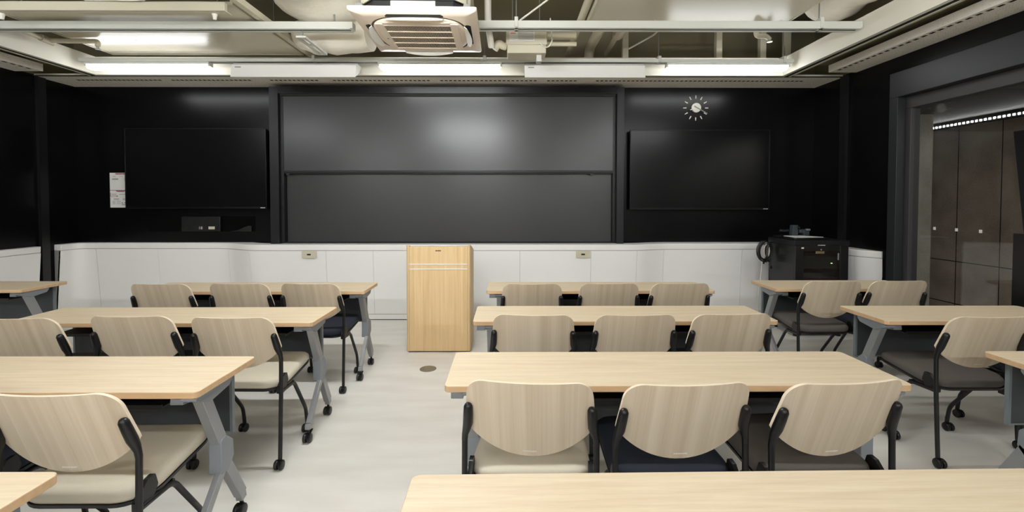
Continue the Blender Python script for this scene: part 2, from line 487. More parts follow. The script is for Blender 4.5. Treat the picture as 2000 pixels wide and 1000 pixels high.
cut = next(i for i, p in enumerate(tail) if p[1] < 4.72)
pieces += [tail[:cut], [(tail[cut - 1][0] + 0.001, tail[cut - 1][1] - 0.003)] + tail[cut:]]
casing('wall_casing', 'long white waist-high casing under the blackboard and both televisions', front_plan, None, pieces)
lp = [(-5.215, 1.0), (-5.215, 3.0), (-5.215, 4.2), (-5.215, 5.09)]
casing('wall_casing', 'short white waist-high casing along the black left wall', lp, None, [[(-5.215, 1.0), (-5.215, 2.9)], [(-5.215, 2.904), (-5.215, 5.09)]])

def outlet(x, label):
    t = thing('wall_outlet', label, 'outlet', (x, 5.262, 0.785), 0, 'outlets in the white casing')
    obj('cover_plate', MB().prism(fillet([(-0.082, -0.04), (0.082, -0.04), (0.082, 0.04), (-0.082, 0.04)], 0.006), lambda u, v, w: (u, w, v), -0.006, 0.006), 'cream', t)
    obj('socket', MB().prism(fillet([(-0.022, -0.009), (0.022, -0.009), (0.022, 0.009), (-0.022, 0.009)], 0.006), lambda u, v, w: (u, w, v), -0.009, 0.0), 'dark', t)
outlet(-2.315, 'cream socket plate in the white casing left of the lectern')
outlet(0.855, 'cream socket plate in the white casing right of the lectern')

# ------------------------------------------------------------------ blackboard
t = thing('sliding_blackboard', 'wide two-leaf sliding blackboard in a black frame on the front wall', 'blackboard', (-0.72, 5.6, 0.9))
def rel(mb, o): 
    mb.v = [(x - o[0], y - o[1], z - o[2]) for x, y, z in mb.v]; return mb
BO = (-0.72, 5.6, 0.9)
f = MB()
f.box((-2.82, 5.385, 0.898), (-2.715, 5.6, 2.745)); f.box((1.27, 5.385, 0.898), (1.355, 5.6, 2.745))
f.box((-2.715, 5.385, 2.665), (1.27, 5.6, 2.745)); f.box((-2.715, 5.56, 0.898), (1.27, 5.6, 2.665))
obj('frame', rel(f, BO), 'frame_black', t, bevel=0.002)
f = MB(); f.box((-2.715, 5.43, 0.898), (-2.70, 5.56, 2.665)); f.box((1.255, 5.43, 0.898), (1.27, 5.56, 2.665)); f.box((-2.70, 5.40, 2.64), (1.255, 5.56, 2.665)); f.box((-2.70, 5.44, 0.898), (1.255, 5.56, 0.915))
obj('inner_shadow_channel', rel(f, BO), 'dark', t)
f = MB(); f.box((-2.70, 5.42, 0.915), (-2.672, 5.52, 2.64)); obj('slide_rail', rel(f, BO), 'frame_black', t)
f = MB(); f.box((1.232, 5.42, 0.915), (1.255, 5.52, 2.64)); obj('slide_rail', rel(f, BO), 'frame_black', t)
obj('upper_board', rel(box((-2.672, 5.425, 1.765), (1.232, 5.45, 2.64)), BO), 'board', t)
obj('lower_board', rel(box((-2.665, 5.48, 0.915), (1.228, 5.505, 1.80)), BO), 'board', t)
f = MB(); f.box((-2.672, 5.405, 1.742), (1.232, 5.455, 1.765)); f.box((-2.672, 5.412, 1.728), (1.232, 5.43, 1.742))
obj('chalk_rail', rel(f, BO), 'frame_black', t, bevel=0.003)
for x in (-2.62, 0.98):
    obj('stop_block', rel(box((x - 0.02, 5.41, 1.712), (x + 0.02, 5.43, 1.728)), BO), 'black', t)

# ------------------------------------------------------------------ televisions
def television(x, y, z, label):
    t = thing('television', label, 'television', (x, y, z), 0, 'wall televisions beside the blackboard')
    w, h = 0.847, 0.482
    obj('screen', box((-w + 0.012, -0.003, -h + 0.022), (w - 0.012, 0.01, h - 0.012)), 'screen', t)
    b = MB(); b.box((-w, -0.006, -h), (w, 0.002, -h + 0.022)); b.box((-w, -0.006, h - 0.012), (w, 0.002, h)); b.box((-w, -0.006, -h + 0.022), (-w + 0.012, 0.002, h - 0.012)); b.box((w - 0.012, -0.006, -h + 0.022), (w, 0.002, h - 0.012))
    obj('bezel', b, 'bezel', t, bevel=0.002)
    obj('back_cover', box((-w + 0.002, 0.004, -h + 0.002), (w - 0.002, 0.05, h - 0.002)), 'black', t, bevel=0.01)
    obj('wall_bracket', box((-0.3, 0.05, -0.2), (0.3, 5.598 - y, 0.2)), 'black_metal', t)
    obj('name_plate', box((w - 0.075, -0.0075, -h + 0.007), (w - 0.02, -0.006, -h + 0.014)), 'label_pale', t)
television(-3.765, 5.50, 1.793, 'large dark television on the wall left of the blackboard')
television(2.303, 5.50, 1.780, 'large dark television on the wall right of the blackboard')

# connection box in its niche under the left television
t = thing('connection_box', 'black connection box with sockets in a niche under the left television', 'connection panel', (-3.75, 5.598, 1.12))
obj('niche_back', box((-0.66, -0.004, -0.09), (0.63, 0.0, 0.095)), 'void', t)
obj('casing', box((-0.235, -0.05, -0.085), (0.235, 0.0, 0.095)), 'wall_join', t, bevel=0.004)
b = MB(); b.box((-0.215, -0.056, -0.075), (0.215, -0.05, -0.068)); b.box((-0.215, -0.056, -0.02), (0.215, -0.05, -0.013)); b.box((-0.215, -0.056, -0.068), (-0.208, -0.05, -0.02)); b.box((0.208, -0.056, -0.068), (0.215, -0.05, -0.02))
obj('socket_frame', b, 'frame_black', t)
for i, x in enumerate((-0.16, -0.10, -0.055)):
    obj('socket', box((x - 0.017, -0.053, -0.062), (x + 0.017, -0.049, -0.03)), 'dark', t)
obj('socket', box((-0.02, -0.053, -0.06), (-0.012, -0.049, -0.026)), 'ink_grey', t)
obj('socket', box((0.0, -0.054, -0.06), (0.022, -0.049, -0.026)), 'ink_grey', t)
obj('socket_label', box((0.095, -0.054, -0.06), (0.17, -0.05, -0.027)), 'cream', t, label='pale cream socket label')
b = MB(); b.prism([(0.33, -0.09), (0.60, -0.09), (0.60, -0.02), (0.55, -0.02), (0.44, -0.07)], lambda u, v, w: (u, w, v), -0.03, -0.004)
obj('cable_cover', b, 'wall_join', t, bevel=0.004)

# notices
def notice(z, label, rows):
    t = thing('notice', label, 'paper notice', (-4.77, 5.596, z), 0.0, 'paper notices left of the left television')
    obj('sheet', box((-0.108, -0.002, -0.105), (0.108, 0.0, 0.105)), 'paper', t)
    for nm, mat, rects in rows:
        b = MB()
        for x0, z0, x1, z1 in rects: b.box((x0, -0.0028, z0), (x1, -0.0019, z1))
        obj(nm, b, mat, t)
lines = lambda x0, x1, zs, h=0.005: [(x0, z, x1, z + h) for z in zs]
notice(1.642, 'upper white notice sheet beside the left television', [
    ('header_band', 'ink_pink', [(-0.04, 0.088, 0.106, 0.1)]), ('header_text', 'ink_dark', [(-0.03, 0.086, 0.035, 0.09), (0.055, 0.086, 0.1, 0.09)]),
    ('text', 'ink_grey', lines(-0.07, -0.035, (0.058,)) + lines(0.005, 0.05, (0.06,), 0.003) + lines(-0.08, -0.005, (0.03, 0.02), 0.007) + lines(0.07, 0.095, (0.03, 0.015), 0.006))])
notice(1.428, 'lower white notice sheet with a red box beside the left television', [
    ('header_band', 'ink_pink', [(-0.035, 0.092, 0.106, 0.103)]), ('header_text', 'ink_dark', [(-0.02, 0.087, 0.06, 0.091)]),
    ('red_box', 'ink_pink', [(-0.104, 0.03, -0.098, 0.075), (-0.098, 0.027, -0.015, 0.031), (-0.028, 0.03, -0.015, 0.042)]),
    ('text', 'ink_grey', lines(-0.09, -0.03, (0.06, 0.05, 0.04), 0.004) + lines(0.0, 0.095, (0.055,), 0.005) + lines(-0.065, 0.0, (0.0, -0.012), 0.006) + lines(0.045, 0.085, (0.0, -0.012), 0.006) + lines(-0.08, -0.045, (-0.03, -0.04, -0.05, -0.062), 0.004) + lines(-0.03, 0.02, (-0.03, -0.045, -0.06), 0.004) + lines(0.03, 0.09, (-0.065, -0.075), 0.005)),
    ('mark', 'ink_dark', [(0.032, -0.052, 0.046, -0.043), (0.062, -0.05, 0.09, -0.043)])])

# clock
t = thing('wall_clock', 'frameless wall clock of separate silver strokes above the right television', 'clock', (2.285, 5.6, 2.543))
obj('hub', MB().lathe([(0.0, -0.03), (0.045, -0.03), (0.057, -0.026), (0.057, 0.0), (0.0, 0.0)], (0, 0, 0), 'Y', 32), 'clock_white', t)
def hand(ang, r0, r1, wd, y):
    a = math.radians(ang); d = Vector((math.sin(a), 0, math.cos(a))); s = Vector((d.z, 0, -d.x)) * wd / 2
    b = MB(); P = [d * r0 + s, d * r1 + s * 0.6, d * r1 - s * 0.6, d * r0 - s]
    b.add([p + Vector((0, y, 0)) for p in P] + [p + Vector((0, y - 0.003, 0)) for p in P], [(0, 1, 2, 3), (7, 6, 5, 4), (0, 4, 5, 1), (1, 5, 6, 2), (2, 6, 7, 3), (3, 7, 4, 0)])
    return b
for k in range(12): obj('hour_mark', hand(30 * k, 0.115, 0.155, 0.013, -0.002), 'clock_white', t)
obj('minute_hand', hand(119, -0.035, 0.15, 0.012, -0.034), 'panel_trim', t)
obj('hour_hand', hand(250, 0.0, 0.085, 0.014, -0.0315), 'clock_white', t)

# ------------------------------------------------------------------ lectern
LX, LY = -0.655, 4.19
t = thing('lectern', 'pale oak lectern with two white stripes standing before the blackboard', 'lectern', (LX, LY, 0))
hw = 0.297
prof = lambda s: fillet([(s * hw, 0.025), (s * hw, 0.40), (s * (hw - 0.03), 0.42), (s * (hw - 0.03), 0.0), (s * (hw - 0.012), 0.0)], [0, 0, 0, 0, 0])
for s in (-1, 1):
    b = MB()
    out = [(s * (hw - 0.027), 0.0)] + [(s * (hw - 0.022 + 0.022 * math.sin(a)), 0.022 - 0.022 * math.cos(a)) for a in [i * PI / 12 for i in range(7)]] + [(s * hw, 0.36), (s * (hw - 0.027), 0.36)]
    b.prism(out, lambda u, v, w: (u, v, w - (0.25 * max(0, v - 0.05) if w > 0.5 else 0)), 0.012, 0.997)
    obj('side_panel', b, 'lectern', t, smooth=30)
obj('front_panel', box((-hw + 0.029, 0.002, 0.012), (hw - 0.029, 0.02, 0.984)), 'lectern', t)
obj('top_board', MB().add([(-hw + 0.029, 0.021, 0.955), (hw - 0.029, 0.021, 0.955), (hw - 0.029, 0.35, 0.87), (-hw + 0.029, 0.35, 0.87), (-hw + 0.029, 0.021, 0.972), (hw - 0.029, 0.021, 0.972), (hw - 0.029, 0.35, 0.887), (-hw + 0.029, 0.35, 0.887)],
    [(0, 3, 2, 1), (4, 5, 6, 7), (0, 1, 5, 4), (1, 2, 6, 5), (2, 3, 7, 6), (3, 0, 4, 7)]), 'lectern', t)
obj('shelf', box((-hw + 0.029, 0.03, 0.55), (hw - 0.029, 0.34, 0.57)), 'lectern', t)
for z in (0.771, 0.815): obj('white_stripe', box((-hw + 0.029, -0.002, z), (hw - 0.029, 0.003, z + 0.010)), 'label_pale', t, label='white inlaid stripe')
obj('plinth', box((-hw + 0.01, 0.02, 0.0), (hw - 0.01, 0.34, 0.014)), 'dark', t)
b = MB(); x = -0.026
for wd in (0.008, 0.006, 0.005, 0.008, 0.007, 0.006): b.box((x, -0.001, 0.941), (x + wd, 0.003, 0.950)); x += wd + 0.002
obj('name_plate', b, 'ink_dark', t, label='small dark maker mark')

# floor outlet lid
b = MB(); b.lathe([(0.0, -0.002), (0.069, -0.002), (0.069, 0.003), (0.064, 0.005), (0.0, 0.005)], (0, 0, 0), 'Z', 36)
t = thing('floor_outlet', 'round brushed metal outlet lid set in the aisle floor', 'floor outlet', (-0.68, 3.775, 0))
obj('lid', b, 'floor_disc', t)
obj('finger_notch', MB().lathe([(0.0, 0.0), (0.006, 0.0), (0.006, 0.0058), (0.0, 0.0058)], (-0.022, 0.01, 0), 'Z', 10), 'chrome', t)

# ------------------------------------------------------------------ folding tables
TW, TD, TH = 0.9, 0.393, 0.70
def top_mesh(TW):
    b = MB(); o = fillet([(-TW, 0), (TW, 0), (TW, TD), (-TW, TD)], 0.022, 6)
    b.prism(o, lambda u, v, w: (u, v, w), TH - 0.025, TH, 0, 1)
    return b.mesh('tabletop', ['top', 'top_edge'], 40)
def beam(b, p, q, w, d, mi=0):
    """rectangular bar between two points in a side (YZ) plane; w across X, d in plane"""
    p, q = Vector(p), Vector(q); t = (q - p).normalized(); n = Vector((0, -t.z, t.y)) * d / 2; x = Vector((w / 2, 0, 0))
    vs = [p - x - n, p + x - n, p + x + n, p - x + n, q - x - n, q + x - n, q + x + n, q - x + n]
    return b.add(vs, [(0, 3, 2, 1), (4, 5, 6, 7), (0, 1, 5, 4), (1, 2, 6, 5), (2, 3, 7, 6), (3, 0, 4, 7)], mi)
def caster_mesh(name, r, brake):
    """twin-wheel swivel caster, origin at the floor under the stem"""
    b = MB()
    b.lathe([(0, 2 * r - 0.006), (0.008, 2 * r - 0.006), (0.008, 2 * r + 0.03), (0, 2 * r + 0.03)], (0, 0, 0), 'Z', 10)
    for s in (-1, 1):
        b.lathe([(0, s * 0.004), (r * 0.9, s * 0.004), (r, s * 0.008), (r, s * 0.017), (r * 0.86, s * 0.021), (r * 0.5, s * 0.023), (0, s * 0.023)], (0, -0.012, r), 'X', 20)
    hood = fillet([(-r * 0.9, r), (-r * 0.6, 2 * r - 0.004), (r * 0.7, 2 * r - 0.004), (r * 0.8, r * 1.3)], 0.004, 3)
    b.prism(hood, lambda u, v, w: (w, u - 0.008, v), -0.006, 0.006)
    if brake: b.prism([(r * 0.4, 1.5 * r), (r * 1.5, 1.9 * r), (r * 1.55, 2.1 * r), (r * 0.4, 1.9 * r)], lambda u, v, w: (w, u, v), -0.011, 0.011)
    return b.mesh(name, 'black', 35)
TC = caster_mesh('caster', 0.027, True); TCP = caster_mesh('caster', 0.027, False); CC = caster_mesh('caster', 0.025, False)
LEG_X = 0.845
def leg_parts():
    b = MB()      # upper strut
    beam(b, (0, 0.085, 0.655), (0, 0.195, 0.405), 0.042, 0.048); up = b.mesh('upper_leg', 'grey_metal', 40)
    b = MB()      # cast knee
    o = fillet([(0.165, 0.43), (0.20, 0.44), (0.245, 0.40), (0.25, 0.33), (0.21, 0.285), (0.16, 0.29), (0.165, 0.35)], 0.012, 3)
    b.prism(o, lambda u, v, w: (w, u, v), -0.026, 0.026); kn = b.mesh('knee_joint', 'grey_joint', 40)
    b = MB(); beam(b, (0.012, 0.195, 0.315), (0.012, 0.012, 0.10), 0.026, 0.034); beam(b, (0.012, 0.012, 0.105), (0.012, 0.006, 0.072), 0.03, 0.034); nl = b.mesh('leg', 'grey_metal', 40)
    b = MB(); beam(b, (-0.008, 0.22, 0.33), (-0.008, 0.345, 0.10), 0.036, 0.044); beam(b, (-0.008, 0.345, 0.105), (-0.008, 0.352, 0.072), 0.03, 0.036); fl = b.mesh('leg', 'grey_metal', 40)
    b = MB()      # bracket under the top
    o = fillet([(0.02, 0.655), (0.10, 0.622), (0.22, 0.64), (0.25, 0.674), (0.06, 0.674), (0.02, 0.668)], 0.008, 3)
    b.prism(o, lambda u, v, w: (w, u, v), -0.03, 0.03); br = b.mesh('leg_bracket', 'grey_joint', 40)
    return up, kn, nl, fl, br
UP, KN, NL, FL, BR = leg_parts()
def lever_mesh(s):
    b = MB(); b.prism(fillet([(0.03, 0.638), (0.075, 0.632), (0.075, 0.668), (0.035, 0.672)], 0.004, 2), lambda u, v, w: (w * s, u, v), 0.03, 0.078)
    return b.mesh('flip_lever', 'grey_joint', 40)
LEV = {1: lever_mesh(1), -1: lever_mesh(-1)}
def long_parts(w):
    q = w - 0.1
    b = MB(); b.box((-q, 0.355, 0.375), (q, 0.368, 0.672)); pan = b.mesh('modesty_panel', 'panel_grey', 0)
    b = MB(); b.box((-q - 0.012, 0.352, 0.368), (-q, 0.372, 0.672)); b.box((q, 0.352, 0.368), (q + 0.012, 0.372, 0.672)); b.box((-q, 0.352, 0.368), (q, 0.372, 0.376)); trm = b.mesh('panel_frame', 'panel_trim', 0)
    p = w - 0.2
    b = MB(); b.box((-p, 0.09, 0.595), (p, 0.34, 0.603)); b.box((-p, 0.09, 0.603), (p, 0.096, 0.612)); b.box((-p, 0.334, 0.603), (p, 0.34, 0.66)); sh = b.mesh('book_shelf', 'black_metal', 0)
    b = MB(); b.tube([(-w + 0.12, 0.20, 0.655), (w - 0.12, 0.20, 0.655)], 0.019, 8); tb = b.mesh('cross_tube', 'black_metal', 40)
    return top_mesh(w), pan, trm, sh, tb
LONG = {w: long_parts(w) for w in (0.9, 0.6)}
def table(x, y, rz, label, group, lever, w):
    TOPM, PANM, PTRM, SHM, TBM = LONG[w]; LEG = {-1: -w + (0.10 if lever < 0 else 0.04), 1: w - 0.045}
    t = thing('folding_table', label, 'table', (x, y, 0), rz, group)
    obj('tabletop', TOPM, None, t, bevel=0.0025); p = obj('modesty_panel', PANM, None, t); obj('panel_frame', PTRM, None, p)
    obj('book_shelf', SHM, None, t); obj('cross_tube', TBM, None, t)
    for s in (-1, 1):
        u = obj('upper_leg', UP, None, t, bevel=0.003, loc=(LEG[s], 0, 0)); obj('knee_joint', KN, None, u, bevel=0.003)
        n = obj('leg', NL, None, t, bevel=0.003, loc=(LEG[s], 0, 0)); obj('caster', TC, None, n, loc=(0.012, 0.006, 0))
        n = obj('leg', FL, None, t, bevel=0.003, loc=(LEG[s], 0, 0)); obj('caster', TCP, None, n, loc=(-0.008, 0.352, 0))
        n = obj('leg_bracket', BR, None, t, bevel=0.002, loc=(LEG[s], 0, 0)); obj('flip_lever', LEV[lever], None, n, bevel=0.002)
    return t
GT = 'folding training tables'
TABLES = [
    (0.655, 0.775, 0.012, 'maple table filling the bottom right edge of the photo, no chair in sight', -1),
    (0.651, 1.715, 0.000, 'maple table of the right block with the three nearest chairs', -1),
    (0.686, 2.645, 0.001, 'second maple table from the lectern in the right block', -1),
    (0.720, 3.547, 0.0, 'maple table just right of the lectern, first of its block', -1),
    (-2.067, 0.783, 0.0, 'maple table of which only one corner shows at the bottom left', -1),
    (-2.051, 1.668, -0.004, 'maple table of the left block with the big beige-seat chair at its end', -1),
    (-2.041, 2.622, 0.003, 'second maple table from the lectern in the left block', -1),
    (-2.036, 3.539, 0.0, 'maple table left of the lectern, first of its block', -1),
    (-4.473, 3.612, 0.0, 'shaded maple table end by the short casing of the left wall', -1),
    (2.740, 3.621, 0.0, 'maple table in front of the black equipment rack', 1),
    (2.815, 2.640, -0.002, 'maple table nearest the middle of the glass wall on the right', 1),
    (2.821, 1.715, 0.0, 'maple table corner cut off by the right edge of the photo', 1),
]
for x, y, rz, lab, lev in TABLES: table(x, y, rz, lab, GT, lev, 0.6 if lev == 1 or x < -4 else 0.9)

# ------------------------------------------------------------------ chairs
def back_y(z): return 0.04 - (z - 0.515) / (0.81 - 0.515) * 0.105
def back_mesh():
    ZT, ZB, rr = 0.81, 0.515, 0.055
    R = 0.278
    rows = []
    zs = [ZB + 0.0004 + (0.118) * (i / 12.0) ** 1.7 for i in range(13)] + [ZB + 0.118 + (ZT - rr - ZB - 0.118) * i / 8 for i in range(1, 9)] + [ZT - rr + rr * math.sin(PI / 2 * i / 8) for i in range(1, 9)]
    for z in zs:
        side = 0.2255 - 0.012 * max(0, (z - 0.64)) / 0.12
        wd = min(side, math.sqrt(max(1e-6, R * R - (ZB + R - z) ** 2))) if z < ZB + R else side
        if z > ZT - rr:
            wd = side - rr + math.sqrt(max(0, rr * rr - (z - ZT + rr) ** 2))
        rows.append((z, max(wd, 0.004)))
    nu = 16; vs = []; fs = []; mis = []
    nr = len(rows)
    def P(z, x, o):
        y = back_y(z) - 0.036 * (1 - (x / 0.225) ** 2)
        return (x, y + o, z)
    for o in (-0.006, 0.006):
        for z, wd in rows:
            for i in range(nu + 1): vs.append(P(z, wd * (2 * i / nu - 1), o))
    K = nr * (nu + 1)
    b = MB(); b.v = vs
    for j in range(nr - 1):
        for i in range(nu):
            a = j * (nu + 1) + i
            b.f.append([a, a + 1, a + nu + 2, a + nu + 1]); b.mi.append(0)
            b.f.append([K + a, K + a + nu + 1, K + a + nu + 2, K + a + 1]); b.mi.append(0)
    ring = [i for i in range(nu + 1)] + [j * (nu + 1) + nu for j in range(1, nr)] + [(nr - 1) * (nu + 1) + i for i in range(nu - 1, -1, -1)] + [j * (nu + 1) for j in range(nr - 2, 0, -1)]
    for i in range(len(ring)):
        a, c = ring[i], ring[(i + 1) % len(ring)]
        b.f.append([a, K + a, K + c, c]); b.mi.append(1)
    return b.mesh('backrest', ['ply', 'ply_edge'], 50)
def seat_mesh(mat):
    o = fillet([(-0.225, 0.0), (0.225, 0.0), (0.20, 0.42), (-0.20, 0.42)], [0.10, 0.10, 0.075, 0.075], 8)
    cx, cy = 0.0, 0.20
    lay = [(0.418, 0.965), (0.428, 0.995), (0.440, 1.0), (0.452, 0.985), (0.461, 0.94), (0.465, 0.82), (0.4655, 0.5), (0.464, 0.2)]
    vs = []; n = len(o); b = MB()
    for z, s in lay: 
        for x, y in o:
            xx, yy = cx + (x - cx) * s, cy + (y - cy) * s
            vs.append((xx, yy, z + 0.085 * (yy - 0.2) - 0.012 * max(0, (yy - 0.36) / 0.06) ** 2))
    fs = []
    for k in range(len(lay) - 1):
        for i in range(n):
            j = (i + 1) % n; fs.append((k * n + i, k * n + j, (k + 1) * n + j, (k + 1) * n + i))
    fs.append(list(range(n - 1, -1, -1))); fs.append([(len(lay) - 1) * n + i for i in range(n)])
    b.add(vs, fs)
    return b.mesh('seat_cushion_' + mat, mat, 60)
def shell_mesh():
    o = fillet([(-0.225, 0.0), (0.225, 0.0), (0.20, 0.42), (-0.20, 0.42)], [0.10, 0.10, 0.075, 0.075], 8)
    b = MB(); n = len(o); vs = []; lay = [(0.400, 0.90), (0.406, 0.985), (0.419, 0.995)]
    for z, s in lay:
        for x, y in o:
            xx, yy = x * s, 0.20 + (y - 0.20) * s
            vs.append((xx, yy, z + 0.085 * (yy - 0.2) - 0.012 * max(0, (yy - 0.36) / 0.06) ** 2))
    fs = []
    for k in range(2):
        for i in range(n):
            j = (i + 1) % n; fs.append((k * n + i, k * n + j, (k + 1) * n + j, (k + 1) * n + i))
    fs.append(list(range(n - 1, -1, -1))); fs.append([2 * n + i for i in range(n)])
    b.add(vs, fs)
    return b.mesh('seat_shell', 'black', 50)
def pod_mesh(s):
    """moulded arm that grips the edge of the backrest"""
    b = MB(); pts = []; rad = []
    for z, r, x in ((0.716, 0.004, 0.209), (0.712, 0.011, 0.209), (0.703, 0.0155, 0.2095), (0.67, 0.017, 0.212), (0.635, 0.0175, 0.215), (0.61, 0.0145, 0.221), (0.592, 0.0115, 0.226), (0.57, 0.011, 0.228)):
        y = back_y(z) - 0.020 if z > 0.62 else back_y(0.62) - 0.020 + (0.62 - z) * 0.1
        pts.append((s * x, y, z)); rad.append(r)
    b.tube(pts, rad, 14)
    return b.mesh('back_arm', 'black', 60)
YU = back_y(0.62) - 0.020 + 0.05 * 0.1
def rear_leg_mesh(s):
    b = MB(); b.tube(smooth_path([(s * 0.228, YU, 0.575), (s * 0.228, YU - 0.004, 0.40), (s * 0.228, -0.035, 0.05)], 0.05), 0.0105, 12)
    return b.mesh('leg', 'black_metal', 50)
def front_leg_mesh(s):
    b = MB(); b.tube(smooth_path([(s * 0.222, YU - 0.005, 0.395), (s * 0.205, 0.165, 0.380), (s * 0.192, 0.335, 0.15), (s * 0.192, 0.35, 0.05)], 0.035), 0.0105, 12)
    return b.mesh('leg', 'black_metal', 50)
def hinge_mesh(s):
    b = MB(); b.prism(fillet([(-0.02, 0.385), (0.05, 0.39), (0.075, 0.43), (0.062, 0.475), (0.03, 0.47), (-0.02, 0.42)], 0.01, 3), lambda u, v, w: (w * s, u, v), 0.206, 0.221)
    return b.mesh('seat_hinge', 'black', 50)
BM, SHELL = back_mesh(), shell_mesh()
SEAT = {k: seat_mesh(k) for k in ('beige', 'navy', 'taupe')}
POD, RL, FLG, HG = [{s: f(s) for s in (-1, 1)} for f in (pod_mesh, rear_leg_mesh, front_leg_mesh, hinge_mesh)]
b = MB(); b.tube([(-0.205, 0.165, 0.380), (0.205, 0.165, 0.380)], 0.0095, 10); CBM = b.mesh('cross_tube', 'black_metal', 50)
b = MB(); x = -0.024
for i in range(9):
    wd = 0.0042; yy = lambda q: back_y(0.537) - 0.036 * (1 - (q / 0.225) ** 2) - 0.0068
    b.box((x, yy(x), 0.5345), (x + wd, yy(x) + 0.003, 0.5385)); x += wd + 0.0012
PRM = b.mesh('maker_mark', 'label_pale', 0)
def make_chair():
    t = thing('training_chair', 'chair', 'chair', (0, 0, 0))
    obj('seat', SEAT['beige'], None, t); obj('seat_shell', SHELL, None, t)
    k = obj('backrest', BM, None, t); obj('maker_mark', PRM, None, k)
    for s in (-1, 1):
        obj('back_arm', POD[s], None, t)
        l = obj('leg', RL[s], None, t); obj('caster', CC, None, l, loc=(s * 0.228, -0.035, 0))
        l = obj('leg', FLG[s], None, t); obj('caster', CC, None, l, loc=(s * 0.192, 0.352, 0))
        obj('seat_hinge', HG[s], None, t)
    obj('cross_tube', CBM, None, t)
    return t
chair0 = make_chair()
GC = 'ash-backed training chairs at the tables'
R_ = math.radians
CHAIRS = [
    (0.072, 1.568, -5, 'beige', 'nearest row of the right block: the beige-seat chair at the aisle end'),
    (0.588, 1.550, 3, 'navy', 'nearest row of the right block: the navy-seat chair in the middle'),
    (1.119, 1.562, 6, 'taupe', 'nearest row of the right block: the grey-brown-seat chair turned to the left'),
    (0.130, 2.449, -3, 'navy', 'second row from lectern, right block: ash-backed chair at the aisle end'),
    (0.667, 2.446, 1, 'taupe', 'second row from lectern, right block: ash-backed chair in the middle'),
    (1.183, 2.459, 3, 'navy', 'second row from lectern, right block: ash-backed chair farthest from aisle'),
    (0.165, 3.335, 0, 'navy', 'ash-backed chair nearest the lectern at the first table of the right block'),
    (0.724, 3.342, 1, 'beige', 'ash-backed chair in the middle of the table just right of the lectern'),
    (1.243, 3.349, 2, 'navy', 'ash-backed chair far from the lectern at the first table of the right block'),
    (-2.522, 3.349, 0, 'beige', 'first row of the left block: ash-backed chair farthest from the lectern'),
    (-1.959, 3.356, 0, 'taupe', 'first row of the left block: ash-backed chair in the middle of three'),
    (-1.444, 3.354, -2, 'navy', 'navy-seat chair at the aisle end of the first table left of the lectern'),
    (-2.536, 2.390, 2, 'taupe', 'second row of the left block: ash chair back cut by the left photo edge'),
    (-1.974, 2.434, 0, 'navy', 'second row of the left block: ash-backed chair in the middle of three'),
    (-1.432, 2.404, -1, 'beige', 'beige-seat chair at the aisle end of the second table in the left block'),
    (-1.435, 1.482, 0, 'beige', 'large beige-seat chair in the lower left corner of the photo'),
    (-2.03, 1.60, 0, 'navy', 'chair barely showing its navy seat at the lower left photo edge'),
    (2.415, 3.427, 0, 'taupe', 'grey-brown-seat chair in front of the black equipment rack'),
    (2.925, 3.446, 0, 'navy', 'ash-backed chair beside the glass wall, behind the rack-side table'),
    (2.492, 2.393, 0, 'taupe', 'grey-brown-seat chair standing nearest the glass wall at the right edge'),
    (3.11, 2.565, 0, 'navy', 'half-hidden navy-seat chair beside the grey-brown one at the right edge'),
]
for i, (x, y, a, col, lab) in enumerate(CHAIRS):
    if i == 0:
        chair0.location = (x, y, 0); chair0.rotation_euler = (0, 0, R_(a)); chair0['label'] = lab; chair0['group'] = GC
    else:
        dup(chair0, (x, y, 0), R_(a), lab, GC, {'seat': SEAT[col]})

# ------------------------------------------------------------------ equipment rack in the right corner
RX0, RX1, RY0, RY1, RZ = 2.93, 3.475, 4.63, 5.11, 1.0
t = thing('equipment_rack', 'black glass-door equipment rack in the right front corner', 'rack', ((RX0 + RX1) / 2, RY0, 0))
RO = ((RX0 + RX1) / 2, RY0, 0)
f = MB(); f.box((RX0, RY0 + 0.02, 0.08), (RX0 + 0.015, RY1, RZ - 0.05)); f.box((RX1 - 0.015, RY0 + 0.02, 0.08), (RX1, RY1, RZ - 0.05)); f.box((RX0, RY1 - 0.015, 0.08), (RX1, RY1, RZ - 0.05)); f.box((RX0, RY0 + 0.02, 0.08), (RX1, RY1, 0.10))
obj('body', rel(f, RO), 'frame_black', t, bevel=0.003)
obj('top_plate', rel(box((RX0 - 0.01, RY0 - 0.005, RZ - 0.05), (RX1 + 0.01, RY1 + 0.005, RZ)), RO), 'frame_black', t, bevel=0.006)
f = MB(); f.box((RX0, RY0, 0.08), (RX0 + 0.085, RY0 + 0.02, RZ - 0.052)); f.box((RX1 - 0.085, RY0, 0.08), (RX1, RY0 + 0.02, RZ - 0.052)); f.box((RX0 + 0.085, RY0, RZ - 0.11), (RX1 - 0.085, RY0 + 0.02, RZ - 0.052)); f.box((RX0 + 0.085, RY0, 0.08), (RX1 - 0.085, RY0 + 0.02, 0.13))
d = obj('door', rel(f, RO), 'black_metal', t, bevel=0.002)
obj('door_glass', rel(box((RX0 + 0.085, RY0 + 0.006, 0.13), (RX1 - 0.085, RY0 + 0.010, RZ - 0.11)), RO), 'glass', d)
obj('door_handle', rel(box((RX1 - 0.115, RY0 - 0.012, 0.80), (RX1 - 0.105, RY0, 0.87)), RO), 'grey_metal', d)
obj('lock', rel(MB().lathe([(0, -0.006), (0.009, -0.006), (0.009, 0.0), (0, 0.0)], (3.19, RY0, 0.905), 'Y', 14), RO), 'chrome', d)
obj('warning_plate', rel(box((3.135, RY0 - 0.003, 0.865), (3.225, RY0, 0.889)), RO), 'brass_plate', d)
b = MB(); x = 3.155
